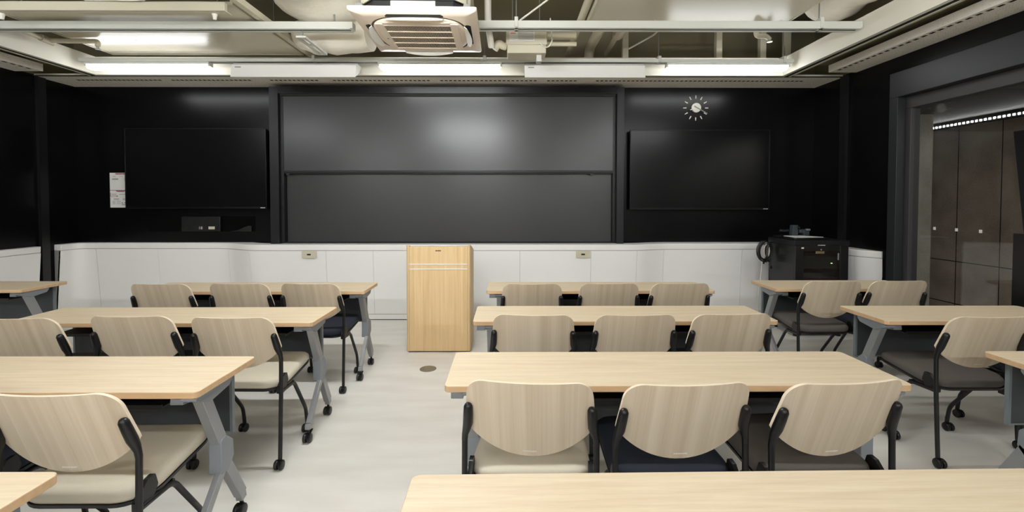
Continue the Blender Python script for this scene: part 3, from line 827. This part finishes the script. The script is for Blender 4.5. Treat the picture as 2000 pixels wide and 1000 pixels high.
for wd in (0.012, 0.006, 0.01, 0.016, 0.014): b.box((x, RY0 - 0.008, 0.948), (x + wd, RY0 - 0.004, 0.955)); x += wd + 0.004
obj('maker_mark', rel(b, RO), 'label_pale', t)
obj('sticker', rel(box((2.985, RY0 - 0.007, 0.915), (3.012, RY0 - 0.004, 0.93)), RO), 'label_pale', t)
for z0, z1 in ((0.70, 0.83), (0.60, 0.66), (0.40, 0.52), (0.2, 0.34)):
    u = obj('rack_unit', rel(box((RX0 + 0.06, RY0 + 0.06, z0), (RX1 - 0.06, RY1 - 0.06, z1)), RO), 'black', t, bevel=0.003)
    obj('unit_trim', rel(box((RX0 + 0.07, RY0 + 0.056, z0 + 0.004), (RX1 - 0.07, RY0 + 0.061, z0 + 0.010)), RO), 'frame_black', u)
    if z0 == 0.70: obj('indicator', rel(box((3.335, RY0 + 0.054, 0.755), (3.35, RY0 + 0.059, 0.761)), RO), 'led', u)
for x in (RX0 + 0.05, RX1 - 0.05):
    for y in (RY0 + 0.06, RY1 - 0.06):
        obj('foot', rel(MB().lathe([(0, 0), (0.024, 0), (0.022, 0.06), (0.012, 0.08), (0, 0.08)], (x, y, 0), 'Z', 14), RO), 'black', t)
b = MB()
for z in (0.895, 0.905, 0.915): b.box((RX0 - 0.002, 4.83, z), (RX0 + 0.002, 4.90, z + 0.004))
obj('vent_slots', rel(b, RO), 'dark', t)

# document camera on the rack
DX, DY, DZ = 3.13, 4.93, RZ
t = thing('document_camera', 'grey document camera with a white stage on top of the rack', 'document camera', (DX, DY, DZ), R_(6))
obj('base', MB().prism(fillet([(-0.20, -0.22), (0.19, -0.22), (0.15, 0.18), (-0.16, 0.18)], 0.03), lambda u, v, w: (u, v, w), 0.001, 0.022), 'black', t, bevel=0.004)
obj('stage', MB().prism(fillet([(-0.175, -0.20), (0.16, -0.20), (0.07, 0.03), (-0.14, 0.03)], 0.015), lambda u, v, w: (u, v, w), 0.021, 0.026), 'paper', t, label='white stage plate')
b = MB(); b.prism(fillet([(-0.035, 0.03), (0.035, 0.03), (0.025, 0.14), (-0.02, 0.14)], 0.008), lambda u, v, w: (u, w, v), 0.02, 0.08); obj('column', b, 'panel_grey', t, bevel=0.004)
obj('arm', MB().tube(smooth_path([(0.045, 0.06, 0.02), (0.045, 0.06, 0.145), (0.07, 0.05, 0.10)], 0.03), 0.011, 10), 'black', t)
obj('lamp_head', MB().tube([(-0.145, 0.08, 0.075), (-0.135, 0.08, 0.075), (-0.04, 0.08, 0.075)], [0.014, 0.02, 0.02], 12), 'black', t)
b = MB(); b.box((0.06, 0.03, 0.05), (0.15, 0.09, 0.09)); b.box((0.10, 0.02, 0.022), (0.17, 0.10, 0.075)); obj('camera_head', b, 'panel_grey', t, bevel=0.008)
obj('lens', box((0.135, 0.015, 0.078), (0.175, 0.05, 0.098)), 'grey_metal', t, bevel=0.004)

# cable coil hung on the rack side
t = thing('cable_coil', 'looped black and white cables hanging on the left side of the rack', 'cables', (2.875, 5.02, 0.825))
obj('hook', MB().tube(smooth_path([(0.054, 0.05, 0.112), (-0.012, 0.05, 0.108), (-0.012, 0.05, 0.07)], 0.01), 0.006, 8), 'black_metal', t)
def coil(seed, rx, rz, cx, cz, n, y0):
    rnd = random.Random(seed); P = []
    for i in range(n * 22):
        a = 2 * PI * i / 22
        k = 1 + 0.16 * math.sin(a * 0.31 + seed) + rnd.uniform(-0.015, 0.015)
        P.append((cx + rx * k * math.cos(a), y0 + 0.02 * math.sin(a * 0.23 + seed), cz + rz * k * math.sin(a)))
    return P
obj('black_loop', MB().tube(coil(1, 0.066, 0.10, -0.045, 0.02, 7, 0.0), 0.0052, 6), 'cable_black', t)
obj('white_loop', MB().tube(coil(4, 0.036, 0.082, -0.030, 0.03, 4, 0.0), 0.0046, 6), 'cable_white', t, label='white cable loop')
obj('black_loop', MB().tube(coil(2.2, 0.036, 0.092, -0.010, 0.015, 5, -0.03), 0.005, 6), 'cable_black', t)
obj('white_tail', MB().tube(smooth_path([(-0.055, 0.02, -0.05), (-0.07, 0.02, -0.25), (-0.10, 0.02, -0.5), (-0.075, 0.06, -0.80)], 0.1), 0.0045, 6), 'cable_white', t)
obj('black_tail', MB().tube([(0.018, -0.02, 0.06), (0.018, -0.02, -0.10), (0.016, -0.02, -0.14)], 0.0035, 6), 'cable_black', t)
obj('plug', box((0.006, -0.03, -0.17), (0.026, -0.01, -0.135)), 'black', t, bevel=0.003)
obj('plug', box((-0.055, 0.0, -0.12), (-0.04, 0.015, -0.085)), 'black', t, bevel=0.003)

# ------------------------------------------------------------------ glass wall on the right and the corridor behind
f = MB()
f.box((3.665, -0.4, 2.385), (XR, 4.395, 2.62)); f.box((3.665, 4.30, 0), (XR, 4.395, 2.385)); f.box((XR, -0.4, 2.385), (3.85, 4.39, 2.62)); f.box((XR, 4.335, 0), (3.85, 4.39, 2.385))
obj('trim_21', f, 'door_grey', kind='structure', smooth=0, bevel=0.003)
f = MB()
f.box((3.75, -0.4, 2.275), (3.84, 4.335, 2.385)); f.box((3.75, 4.25, 0), (3.84, 4.335, 2.275)); f.box((3.75, -0.4, 0), (3.84, 4.25, 0.06)); f.box((3.75, -0.4, 0.06), (3.84, -0.3, 2.275))
wn = obj('window_1', f, 'door_frame', kind='structure', smooth=0, bevel=0.003)
obj('pane', box((3.786, -0.3, 0.06), (3.794, 4.25, 2.275)), 'glass', wn)
for k, y in enumerate((4.025, 3.826, 3.629)):
    tag(obj('glass_marker', box((3.7845, y - 0.012, 1.147), (3.786, y + 0.012, 1.173)), 'label_pale'), ('pale square safety marker on the glass, nearest the door frame', 'pale square safety marker on the glass, second from the door frame', 'pale square safety marker on the glass, third from the door frame')[k], 'sticker', 'safety markers on the glass')
# corridor
cut_all('wall_corridor', (5.2, -1.0, 0), (5.3, 7.2, 2.6), 'concrete')
obj('wall_corridor_end', box((4.0, 7.1, 0), (5.3, 7.2, 2.6)), 'concrete', kind='structure', smooth=0)
obj('wall_corridor_pier', box((3.85, 4.92, 0), (4.59, 5.1, 2.6)), 'concrete_pale', kind='structure', smooth=0, bevel=0.004)
cut_all('ceiling_corridor', (3.85, -1.0, 2.34), (5.2, 7.2, 2.4), 'slats')
cut_all('floor_corridor', (5.345, -1.0, -0.1), (5.4, 7.2, 0), 'floor')
obj('trim_22', MB().box((5.197, -1, 0.695), (5.2, 7, 0.705)).box((5.197, -1, 0.20), (5.2, 7, 0.21)).box((5.197, 5.25, 0), (5.2, 5.257, 2.34)).box((5.197, 4.78, 0), (5.2, 4.787, 2.34)), 'dark', kind='structure', smooth=0)
t = thing('slot_light', 'row of bright light slots along the top of the corridor wall', 'light', (5.17, 4.0, 2.29))
obj('housing', box((0.0, -3.0, -0.03), (0.03, 1.72, 0.05)), 'dark', t)
b = MB(); y = 1.70
while y > -1.2:
    b.box((-0.004, y - 0.022, -0.010), (0.002, y, 0.010)); y -= 0.047
obj('light_slots', b, 'slot_light', t)
t = thing('corridor_fill_light', 'unseen slim lamp added to light the corridor beyond the glass', 'light', (4.5, 2.0, 2.34))
obj('diffuser', box((-0.06, -1.0, -0.03), (0.06, 1.0, 0.0)), 'corridor_fill_lamp', t)  # unseen emitter, added to light the corridor walls
t = thing('slanted_panel', 'blue-grey slant-edged panel added beyond the glass at the right photo edge', 'screen', (5.05, 4.0, 0))
obj('panel', MB().prism([(0.31, 0.03), (-1.6, 0.03), (-1.6, 2.1), (0.55, 2.1)], lambda u, v, w: (w, u, v), 0.0, 0.03), 'door_frame', t)  # added panel stands in for a blue-grey patch beyond the glass
for y in (-1.3, 0.1): obj('foot', box((-0.16, y - 0.025, 0), (0.14, y + 0.025, 0.03)), 'black_metal', t)
t = thing('upright_panel', 'narrow black upright panel in front of the glass at the right edge', 'panel', (3.66, 3.24, 0))
obj('board', box((-0.012, -0.3, 0.08), (0.012, 0.03, 1.17)), 'black', t, bevel=0.003)
for y in (-0.26, 0.02): obj('foot', box((-0.08, y - 0.02, 0), (0.04, y + 0.02, 0.08)), 'black_metal', t)

# ------------------------------------------------------------------ lamps on their rails
def lamp(x, y, z, label, group, mat='tube'):
    t = thing('tube_lamp', label, 'lamp', (x, y, z), 0, group)
    L = 0.63
    o = fillet([(-L, -0.052), (L, -0.052), (L, 0.0), (-L, 0.0)], [0.03, 0.03, 0.001, 0.001], 4)
    obj('diffuser', MB().prism(o, lambda u, v, w: (u, w, v), -0.032, 0.032), mat, t, smooth=50)
    obj('housing', box((-L - 0.02, -0.036, 0.0), (L + 0.02, 0.036, 0.022)), 'rail', t, bevel=0.002)
    for s in (-1, 1): obj('end_cap', box((s * (L + 0.012) - 0.012, -0.03, -0.02), (s * (L + 0.012) + 0.012, 0.03, 0.0)), 'rail', t, bevel=0.002)
    return t
LZ = 2.836
GL = 'lit tube lamps along the front ceiling rail'
lamp(-3.79, 4.85, LZ, 'lit tube lamp on the front rail above the left television', GL)
lamp(-0.73, 4.85, LZ, 'lit tube lamp on the front rail below the ceiling air conditioner', GL)
lamp(2.31, 4.85, LZ, 'lit tube lamp on the front rail near the wall clock', GL)
GL2 = 'lit tube lamps on the rails behind the camera view'
for y in (2.5, 0.15, -2.2):  # overhead and back rows are unseen additions for brightness
    for x in (-3.79, -0.73, 2.31):
        if y == 0.15 and x != -0.73: continue
        t = lamp(x, y, 2.70, 'unseen tube lamp, hung low to brighten the undersides above the tables', GL2, 'tube_back_fill' if y < 0 else 'tube_mid' if y == 2.5 and x == -0.73 else 'tube_rear')
        for q in (-0.5, 0.5): obj('hanger_rod', MB().tube([(q, 0, 0.021), (q, 0, ZC - 2.70)], 0.005, 8), 'galv', t)
def rail(name, label, x0, x1, y, z0, z1, lip=True, hangers=()):
    t = thing(name, label, 'ceiling rail', ((x0 + x1) / 2, y, z0))
    h = z1 - z0; a, b_ = x0 - (x0 + x1) / 2, x1 - (x0 + x1) / 2
    obj('channel', box((a, -0.04, 0.008), (b_, 0.04, h)), 'rail', t, bevel=0.003)
    m = MB(); m.box((a + 0.02, -0.046, 0.0), (b_ - 0.02, -0.014, 0.008)); m.box((a + 0.02, 0.014, 0.0), (b_ - 0.02, 0.046, 0.008)); obj('lower_lip', m, 'rail', t)
    obj('slot', box((a + 0.03, -0.014, 0.003), (b_ - 0.03, 0.014, 0.008)), 'dark', t)
    for x in hangers:
        xx = x - (x0 + x1) / 2
        r = obj('hanger_rod', MB().tube([(xx, 0, h - 0.002), (xx, 0, ZC - z0)], 0.005, 8), 'galv', t)
        obj('clamp', box((xx - 0.016, -0.046, 0.0), (xx + 0.016, 0.046, h + 0.03)), 'rail', r, bevel=0.003)
    return t
rail('lamp_rail', 'long grey lamp rail across the front of the open ceiling', -4.50, 3.0, 4.85, LZ + 0.0235, 2.898, hangers=(-2.05, -0.26, 1.58, 2.9))
rail('lamp_rail', 'empty grey ceiling rail left of the air conditioner', -4.5, -1.33, 3.95, 2.862, 2.927, hangers=(-4.46,))
rail('lamp_rail', 'empty grey ceiling rail right of the air conditioner', -0.28, 3.02, 3.95, 2.875, 2.94, hangers=(0.06, 2.67))

# unlit board lights between the lamps
def board_light(x0, x1, label):
    t = thing('board_light', label, 'lamp', ((x0 + x1) / 2, 4.80, 2.83), 0, 'unlit white board lights on the front rail')
    L = (x1 - x0) / 2
    prof_ = [(-0.03, 0.0), (-0.065, -0.025), (-0.09, -0.155), (-0.085, -0.157), (-0.058, -0.03), (-0.028, -0.006), (0.10, -0.006), (0.10, 0.0)]
    b = MB(); b.prism(prof_, lambda u, v, w: (w, u, v), -L, L); obj('reflector', b, 'white', t, smooth=20)
    for s in (-1, 1):
        b = MB(); b.prism([(-0.03, 0.0), (-0.065, -0.025), (-0.09, -0.155), (0.04, -0.08), (0.10, -0.01), (0.10, 0.0)], lambda u, v, w: (w, u, v), s * L, s * (L + 0.006)); obj('end_plate', b, 'white', t)
    obj('tube', MB().tube([(-L + 0.05, 0.01, -0.035), (L - 0.05, 0.01, -0.035)], 0.013, 12), 'paper', t)
    obj('rating_label', box((-L + 0.03, -0.0725, -0.055), (-L + 0.09, -0.0675, -0.045)), 'ink_grey', t)
board_light(-2.85, -1.585, 'blank white board light between the left and middle tube lamps')
board_light(0.165, 1.395, 'blank white board light between the middle and right tube lamps')

# ------------------------------------------------------------------ ceiling air conditioner
AX, AY, AZ = -0.726, 3.853, 2.80
t = thing('ceiling_air_conditioner', 'square ivory four-way air conditioner hanging from the open ceiling', 'air conditioner', (AX, AY, AZ), 0.021)
hw = 0.475
b = MB()
o = fillet([(-hw, -hw), (hw, -hw), (hw, hw), (-hw, hw)], 0.015, 4); n = len(o); vs = []
for s, z in ((1.0, 0.032), (1.0, 0.014), (0.985, 0.004), (0.80, -0.006)):
    vs += [(x * s, y * s, z) for x, y in o]
fs = [(k * n + i, k * n + (i + 1) % n, (k + 1) * n + (i + 1) % n, (k + 1) * n + i) for k in range(3) for i in range(n)]
fs.append(list(range(n))); fs.append([3 * n + i for i in range(n)])
b.add(vs, fs); obj('panel', b, 'ac', t, smooth=50)
# bulged inner face that carries the grille
def superell(a, p, k=48): return [(a * math.copysign(abs(math.cos(q)) ** p, math.cos(q)), a * math.copysign(abs(math.sin(q)) ** p, math.sin(q))) for q in [2 * PI * i / k for i in range(k)]]
o = superell(0.36, 0.62); n = len(o); vs = []
for s, z in ((1.03, -0.004), (1.0, -0.016), (0.95, -0.022), (0.80, -0.024)): vs += [(x * s, y * s, z) for x, y in o]
fs = [(k * n + i, k * n + (i + 1) % n, (k + 1) * n + (i + 1) % n, (k + 1) * n + i) for k in range(3) for i in range(n)] + [list(range(n)), [3 * n + i for i in range(n)]]
obj('inner_face', MB().add(vs, fs), 'ac', t, smooth=40)
o = superell(0.385, 0.62); b = MB(); n = len(o)
o2 = superell(0.37, 0.62)
b.add([(x, y, -0.0075) for x, y in o] + [(x, y, -0.0075) for x, y in o2] + [(x, y, -0.004) for x, y in o] + [(x, y, -0.004) for x, y in o2], [f for i in range(n) for f in ((i, (i + 1) % n, n + (i + 1) % n, n + i), (2 * n + i, 3 * n + i, 3 * n + (i + 1) % n, 2 * n + (i + 1) % n))])
obj('shadow_groove', b, 'grille_dark', t)
obj('grille_recess', box((-0.26, -0.26, -0.0245), (0.26, 0.26, -0.02)), 'dark', t)
b = MB()
for i in range(45):
    x = -0.255 + 0.51 * i / 44; b.box((x - 0.0017, -0.26, -0.030), (x + 0.0017, 0.26, -0.026))
for i in range(5):
    y = -0.26 + 0.52 * i / 4; b.box((-0.26, y - 0.006, -0.032), (0.26, y + 0.006, -0.025))
for s in (-1, 1):
    b.box((s * 0.29 - 0.03, -0.29, -0.031), (s * 0.29 + 0.03, 0.29, -0.024)); b.box((-0.26, s * 0.29 - 0.03, -0.031), (0.26, s * 0.29 + 0.03, -0.024))
obj('intake_grille', b, 'ac', t, smooth=0)
for k in range(4):
    a = k * PI / 2; ca, sa = math.cos(a), math.sin(a)
    def rt(x, y, z): return (x * ca - y * sa, x * sa + y * ca, z)
    b = MB(); b.prism(fillet([(-0.23, 0.372), (0.23, 0.372), (0.20, 0.415), (-0.20, 0.415)], 0.012), lambda u, v, w: rt(u, v, w), -0.0085, -0.004); ou = obj('air_outlet', b, 'dark', t)
    b = MB(); P = []; N = 14
    for i in range(N + 1):
        u = -0.22 + 0.44 * i / N; bow = 0.028 * (1 - (2 * i / N - 1) ** 2)
        P += [rt(u, 0.362, -0.014), rt(u * 0.97, 0.385 + bow, -0.030 - bow * 0.5), rt(u * 0.97, 0.385 + bow, -0.034 - bow * 0.5), rt(u, 0.362, -0.020)]
    fs = [(4 * i + q, 4 * i + 4 + q, 4 * i + 4 + (q + 1) % 4, 4 * i + (q + 1) % 4) for i in range(N) for q in range(4)] + [(0, 1, 2, 3), tuple(4 * N + q for q in (3, 2, 1, 0))]
    obj('vane', b.add(P, fs), 'ac_vane', ou, smooth=30)
obj('badge', MB().lathe([(0, -0.033), (0.009, -0.033), (0.009, -0.03), (0, -0.03)], (-0.29, 0.02, 0), 'Z', 16), 'grey_metal', t)
o = [(-0.42, -0.30), (-0.30, -0.42), (0.30, -0.42), (0.42, -0.30), (0.42, 0.30), (0.30, 0.42), (-0.30, 0.42), (-0.42, 0.30)]
obj('body', MB().prism(o, lambda u, v, w: (u, v, w), 0.10, 0.33), 'cream', t)
o2 = [(x * 0.99, y * 0.99) for x, y in o]
obj('body_neck', MB().prism(o2, lambda u, v, w: (u, v, w), 0.03, 0.10), 'dark', t)
obj('body_rim', MB().prism([(x * 1.012, y * 1.012) for x, y in o], lambda u, v, w: (u, v, w), 0.094, 0.104), 'black_metal', t)
obj('access_cover', box((-0.165, -0.425, 0.032), (0.165, -0.40, 0.092)), 'ac_vane', t)
for sx in (-1, 1):
    for sy in (-1, 1):
        r = obj('hanger_rod', MB().tube([(sx * 0.40, sy * 0.40, 0.05), (sx * 0.40, sy * 0.40, ZC - AZ)], 0.006, 8), 'galv', t)
        obj('bracket', box((sx * 0.40 - 0.025, sy * 0.40 - 0.02, 0.055), (sx * 0.40 + 0.025, sy * 0.40 + 0.02, 0.075)), 'galv', r)

# ------------------------------------------------------------------ services in the open ceiling
def pipe(name, label, pts, r, mat='pipe', rnd=0.08, cat='pipe', group=None, seg=14):
    return tag(obj(name, MB().tube(smooth_path(pts, rnd), r, seg), mat, smooth=50), label, cat, group)
# big wrapped duct beside the air conditioner
def lumpy(pts, rad, seed, flat=1.0, name='air_duct'):
    rnd = random.Random(seed); P = smooth_path(pts, 0.25, 8); Q = []
    for a, b_ in zip(P, P[1:]):
        k = max(1, int((b_ - a).length / 0.05))
        for j in range(k): Q.append(a.lerp(b_, j / k))
    Q.append(P[-1]); n = len(Q); R = []
    for i in range(n):
        e = min(i, n - 1 - i) / 3.0
        R.append(rad * (0.95 + 0.05 * math.sin(i * 0.9 + seed) + rnd.uniform(-0.015, 0.015)) * (min(1, 0.82 + 0.18 * e)))
    return MB().tube(Q, R, 22, rx=flat)
t = thing('air_duct', 'bulky cream cloth-wrapped air duct left of the air conditioner', 'duct', (-1.6, 4.0, 3.2))
DO = (-1.6, 4.0, 3.2)
obj('main_run', rel(lumpy([(-1.64, 2.6, 3.25), (-1.64, 3.7, 3.23), (-1.66, 4.28, 3.20)], 0.25, 3, 1.62), DO), 'duct', t, smooth=80)
obj('end_collar', rel(lumpy([(-2.03, 4.50, 3.02), (-1.80, 4.45, 3.0), (-1.33, 4.42, 2.99)], 0.175, 5, 1.2), DO), 'duct', t, smooth=80)
obj('strap', rel(MB().tube([(-1.50, 3.95, 2.9285), (-1.50, 3.95, 3.05)], 0.008, 8), DO), 'galv', t)
t = tag(obj('air_duct', lumpy([(3.06, 3.1, 3.30), (2.96, 3.9, 3.26), (3.02, 4.4, 3.28)], 0.21, 9, 1.2), 'duct', smooth=80), 'cream wrapped duct in the right corner of the open ceiling', 'duct')
# square member and bracket running front to back
tag(obj('ceiling_strut', MB().tube([(-2.115, 2.6, 2.965), (-2.115, 4.97, 2.965)], 0.036, 4, square=True), 'cream', smooth=0), 'square cream strut running front to back beside the duct', 'strut')
b = MB(); b.box((-1.81, 3.91, 2.79), (-1.79, 4.38, 2.806)); b.box((-1.75, 3.91, 2.79), (-1.73, 4.38, 2.806)); b.box((-1.79, 3.91, 2.79), (-1.75, 3.94, 2.806)); b.box((-1.79, 4.35, 2.79), (-1.75, 4.38, 2.806)); b.box((-1.79, 4.12, 2.79), (-1.75, 4.14, 2.806))
t = thing('strut_bracket', 'slotted metal bracket hanging under the wrapped duct', 'bracket', (-1.77, 4.15, 2.80)); BOO = (-1.77, 4.15, 2.80)
obj('frame', rel(b, BOO), 'rail', t)
obj('hanger_rod', rel(MB().tube([(-1.77, 3.95, 2.80), (-1.77, 3.95, 2.862)], 0.005, 8), BOO), 'galv', t)
# glossy acoustic boards hung under the deck
t = thing('ceiling_board', 'glossy cream board hung level above the left tube lamp', 'ceiling board', (-3.18, 4.24, 2.955)); BOO = (-3.18, 4.24, 2.955)
obj('board', rel(box((-4.18, 3.66, 2.955), (-2.20, 4.87, 2.985)), BOO), 'cream_gloss', t, bevel=0.003)
b = MB(); b.box((-4.16, 3.60, 2.888), (-2.22, 3.64, 2.955)); b.box((-4.16, 3.64, 2.888), (-2.22, 3.70, 2.895)); obj('edge_channel', rel(b, BOO), 'cream', t, bevel=0.003)
b = MB(); b.box((-4.20, 3.64, 2.95), (-4.18, 4.87, 3.0)); b.box((-2.20, 3.64, 2.95), (-2.18, 4.87, 3.0)); b.box((-4.2, 4.87, 2.95), (-2.18, 4.89, 3.0)); obj('edge_frame', rel(b, BOO), 'cream', t)
for x in (-4.02, -2.34): obj('stud', rel(MB().lathe([(0, -0.045), (0.012, -0.045), (0.016, -0.015), (0.02, -0.01), (0.02, 0), (0, 0)], (x, 3.67, 2.888), 'Z', 12), BOO), 'ac_vane', t)
for x, y in ((-4.0, 3.8), (-2.4, 3.8), (-4.0, 4.7), (-2.4, 4.7)): obj('hanger_rod', rel(MB().tube([(x, y, 2.98), (x, y, ZC)], 0.005, 8), BOO), 'galv', t)
for x in (-3.6, -2.9): obj('screw', rel(MB().lathe([(0, -0.002), (0.006, -0.002), (0.006, 0.0), (0, 0)], (x, 4.45, 2.955), 'Z', 8), BOO), 'galv', t)
t = thing('ceiling_board', 'glossy cream board hung level above the right ceiling rail', 'ceiling board', (1.74, 3.8, 3.08)); BOO = (1.74, 3.8, 3.08)
obj('board', rel(box((0.755, 3.1, 3.08), (2.60, 4.485, 3.11)), BOO), 'cream_gloss', t, bevel=0.003)
b = MB(); b.box((0.735, 3.1, 3.075), (0.755, 4.485, 3.125)); b.box((2.60, 3.1, 3.075), (2.62, 4.485, 3.125)); b.box((0.735, 4.485, 3.075), (2.62, 4.505, 3.125)); obj('edge_frame', rel(b, BOO), 'cream', t)
for x, y in ((0.95, 3.3), (2.45, 3.3), (0.95, 4.35), (2.45, 4.35)): obj('hanger_rod', rel(MB().tube([(x, y, 3.10), (x, y, ZC)], 0.005, 8), BOO), 'galv', t)
for x in (1.0, 1.35, 2.15, 2.52): obj('screw', rel(MB().lathe([(0, -0.004), (0.008, -0.004), (0.008, 0.0), (0, 0)], (x, 4.25, 3.08), 'Z', 8), BOO), 'ac_vane', t)
t = thing('junction_box', 'white junction box lying on the left ceiling board edge', 'junction box', (-3.05, 3.62, 2.957)); BOO = (-3.05, 3.62, 2.955)
obj('casing', rel(box((-3.30, 3.585, 2.9565), (-2.86, 3.635, 3.04)), BOO), 'ac_vane', t, bevel=0.006)
obj('cover', rel(box((-3.12, 3.575, 2.962), (-2.88, 3.586, 3.03)), BOO), 'cream', t, bevel=0.003)
obj('cable', rel(MB().tube(smooth_path([(-3.15, 3.565, 2.965), (-2.95, 3.565, 2.945), (-2.78, 3.565, 2.955), (-2.68, 3.565, 3.02), (-2.66, 3.57, 3.09)], 0.09), 0.008, 8), BOO), 'cable_white', t)
# left corner sprinkler pipe
t = thing('sprinkler_pipe', 'cream sprinkler pipe with elbow in the left corner of the ceiling', 'sprinkler', (-4.4, 4.55, 3.0)); BOO = (-4.4, 4.55, 3.0)
obj('pipe_run', rel(MB().tube(smooth_path([(-4.38, 4.04, 2.94), (-4.38, 4.40, 2.93), (-4.0, 4.40, 2.925), (-3.92, 4.40, 2.925), (-3.92, 4.40, 2.875)], 0.04), 0.022, 12), BOO), 'cream', t, smooth=50)
obj('elbow', rel(MB().tube([(-4.38, 4.32, 2.932), (-4.38, 4.44, 2.928)], 0.032, 12), BOO), 'cream', t)
obj('sprinkler_head', rel(MB().lathe([(0, -0.03), (0.022, -0.03), (0.022, -0.024), (0.01, -0.02), (0.012, 0.0), (0, 0)], (-3.92, 4.40, 2.877), 'Z', 14), BOO), 'galv', t)
t = thing('sprinkler_pipe', 'cream sprinkler pipe with chrome head below the right ceiling board', 'sprinkler', (2.4, 4.4, 3.1)); BOO = (2.4, 4.4, 3.1)
obj('pipe_run', rel(MB().tube(smooth_path([(2.37, 4.40, 3.079), (2.37, 4.40, 2.985), (2.50, 4.46, 3.01), (2.54, 4.47, 2.98)], 0.04), 0.022, 12), BOO), 'cream', t, smooth=50)
obj('sprinkler_head', rel(MB().lathe([(0, -0.03), (0.026, -0.03), (0.026, -0.022), (0.012, -0.016), (0.014, 0.0), (0, 0)], (2.54, 4.47, 2.985), 'Z', 14), BOO), 'galv', t)
# pipes to the right of the air conditioner
GP = 'lagged pipes right of the air conditioner'
pipe('lagged_pipe', 'long pale lagged pipe sloping beside the right ceiling board', [(0.69, 3.2, 3.15), (0.69, 4.55, 3.15), (0.69, 5.4, 3.13)], 0.035, group=GP)
pipe('lagged_pipe', 'thick pale lagged pipe with a down-turned end near the middle rail', [(0.93, 4.53, 3.17), (0.93, 5.30, 3.17), (0.93, 5.42, 3.02)], 0.055, group=GP)
t = thing('lagged_pipe', 'pale lagged pipe that steps from thick to thin at its front', 'pipe', (1.15, 4.7, 3.2), 0, GP); BOO = (1.15, 4.7, 3.2)
obj('thick_sleeve', rel(MB().tube([(1.15, 4.53, 3.17), (1.15, 4.88, 3.17), (1.15, 4.93, 3.17)], [0.06, 0.06, 0.035], 14), BOO), 'pipe', t)
obj('thin_pipe', rel(MB().tube([(1.15, 4.93, 3.17), (1.15, 5.45, 3.15)], 0.028, 12), BOO), 'pipe', t)
pipe('lagged_pipe', 'short level lagged pipe entering the control box from the right', [(0.356, 4.40, 2.985), (0.64, 4.40, 2.985)], 0.035, group=GP)
pipe('lagged_pipe', 'thin level pipe entering the control box just below a thicker pipe', [(0.356, 4.38, 2.90), (0.52, 4.38, 2.90), (0.64, 4.38, 2.90)], 0.02, group=GP)
pipe('lagged_pipe', 'white lagged pipe dropping beside the air conditioner right edge', [(-0.19, 4.10, ZC), (-0.19, 4.10, 2.98), (-0.165, 4.25, 2.83)], 0.03, 'ac_vane', group=GP)
pipe('flexible_hose', 'curved pale hose between the air conditioner and the control box', [(-0.14, 4.35, 2.84), (-0.10, 4.35, 2.90), (-0.06, 4.35, 2.87), (-0.035, 4.36, 2.87)], 0.035, rnd=0.05, cat='hose')
pipe('cross_pipe', 'long horizontal pipe on the back wall above the fascia', [(-1.2, 5.50, 3.08), (3.0, 5.50, 3.08)], 0.03, 'olive')
t = thing('control_box', 'cream control box with a printed label hanging right of the air conditioner', 'control box', (0.16, 4.3, 2.8)); BOO = (0.16, 4.3, 2.8)
obj('casing', rel(box((-0.02, 4.30, 2.79), (0.345, 4.50, 3.03)), BOO), 'cream', t, bevel=0.005)
obj('lid', rel(box((-0.03, 4.285, 2.865), (0.352, 4.30, 3.04)), BOO), 'cream', t, bevel=0.004)
lb = obj('label_sheet', rel(box((0.0, 4.283, 2.895), (0.235, 4.2855, 3.0)), BOO), 'paper', t)
b = MB()
for z in (2.975, 2.962, 2.95, 2.935, 2.92, 2.906): b.box((0.08, 4.2825, z), (0.225, 4.2832, z + 0.004))
obj('printed_text', rel(b, BOO), 'ink_grey', lb)
obj('printed_warning', rel(MB().box((0.01, 4.2825, 2.982), (0.055, 4.2832, 2.993)).box((0.01, 4.2825, 2.962), (0.06, 4.2832, 2.972)), BOO), 'ink_red', lb)
obj('cable', rel(MB().tube(smooth_path([(0.29, 4.28, 2.88), (0.31, 4.27, 2.84), (0.36, 4.27, 2.83), (0.40, 4.27, 2.88), (0.39, 4.27, 3.0), (0.38, 4.27, 3.1)], 0.05), 0.006, 8), BOO), 'cable_white', t)
obj('foot_bracket', rel(box((0.26, 4.36, 2.73), (0.305, 4.44, 2.79)), BOO), 'rail', t)
for x in (0.03, 0.29): obj('hanger_rod', rel(MB().tube([(x, 4.40, 3.03), (x, 4.40, ZC)], 0.005, 8), BOO), 'galv', t)
# hanger posts in front of the back wall
GH = 'square hanger posts above the front fascia'
for k, (x, y) in enumerate(((1.31, 5.20), (2.37, 5.20), (2.88, 5.22), (3.18, 5.25))):
    s = 0.033
    tag(obj('hanger_post', box((x - s, y - s, 2.90), (x + s, y + s, ZC)), 'cream', bevel=0.003, smooth=0), ('square cream hanger post just right of the stepped pipe', 'square cream hanger post left of the chrome sprinkler', 'square cream hanger post by the front right ceiling corner', 'last square cream hanger post behind the right fascia corner')[k], 'post', GH)
pipe('brace_rod', 'slanting white brace rod above the right ceiling rail', [(0.09, 3.97, 2.96), (0.36, 3.97, 3.16)], 0.008, 'ac_vane', cat='rod')
pipe('loose_cable', 'white cable curling from the hanger post to the right ceiling board', [(1.34, 5.14, 3.11), (1.45, 5.14, 3.17), (1.62, 5.12, 3.26), (1.66, 5.05, 3.31)], 0.01, 'cable_white', 0.06, 'cable')
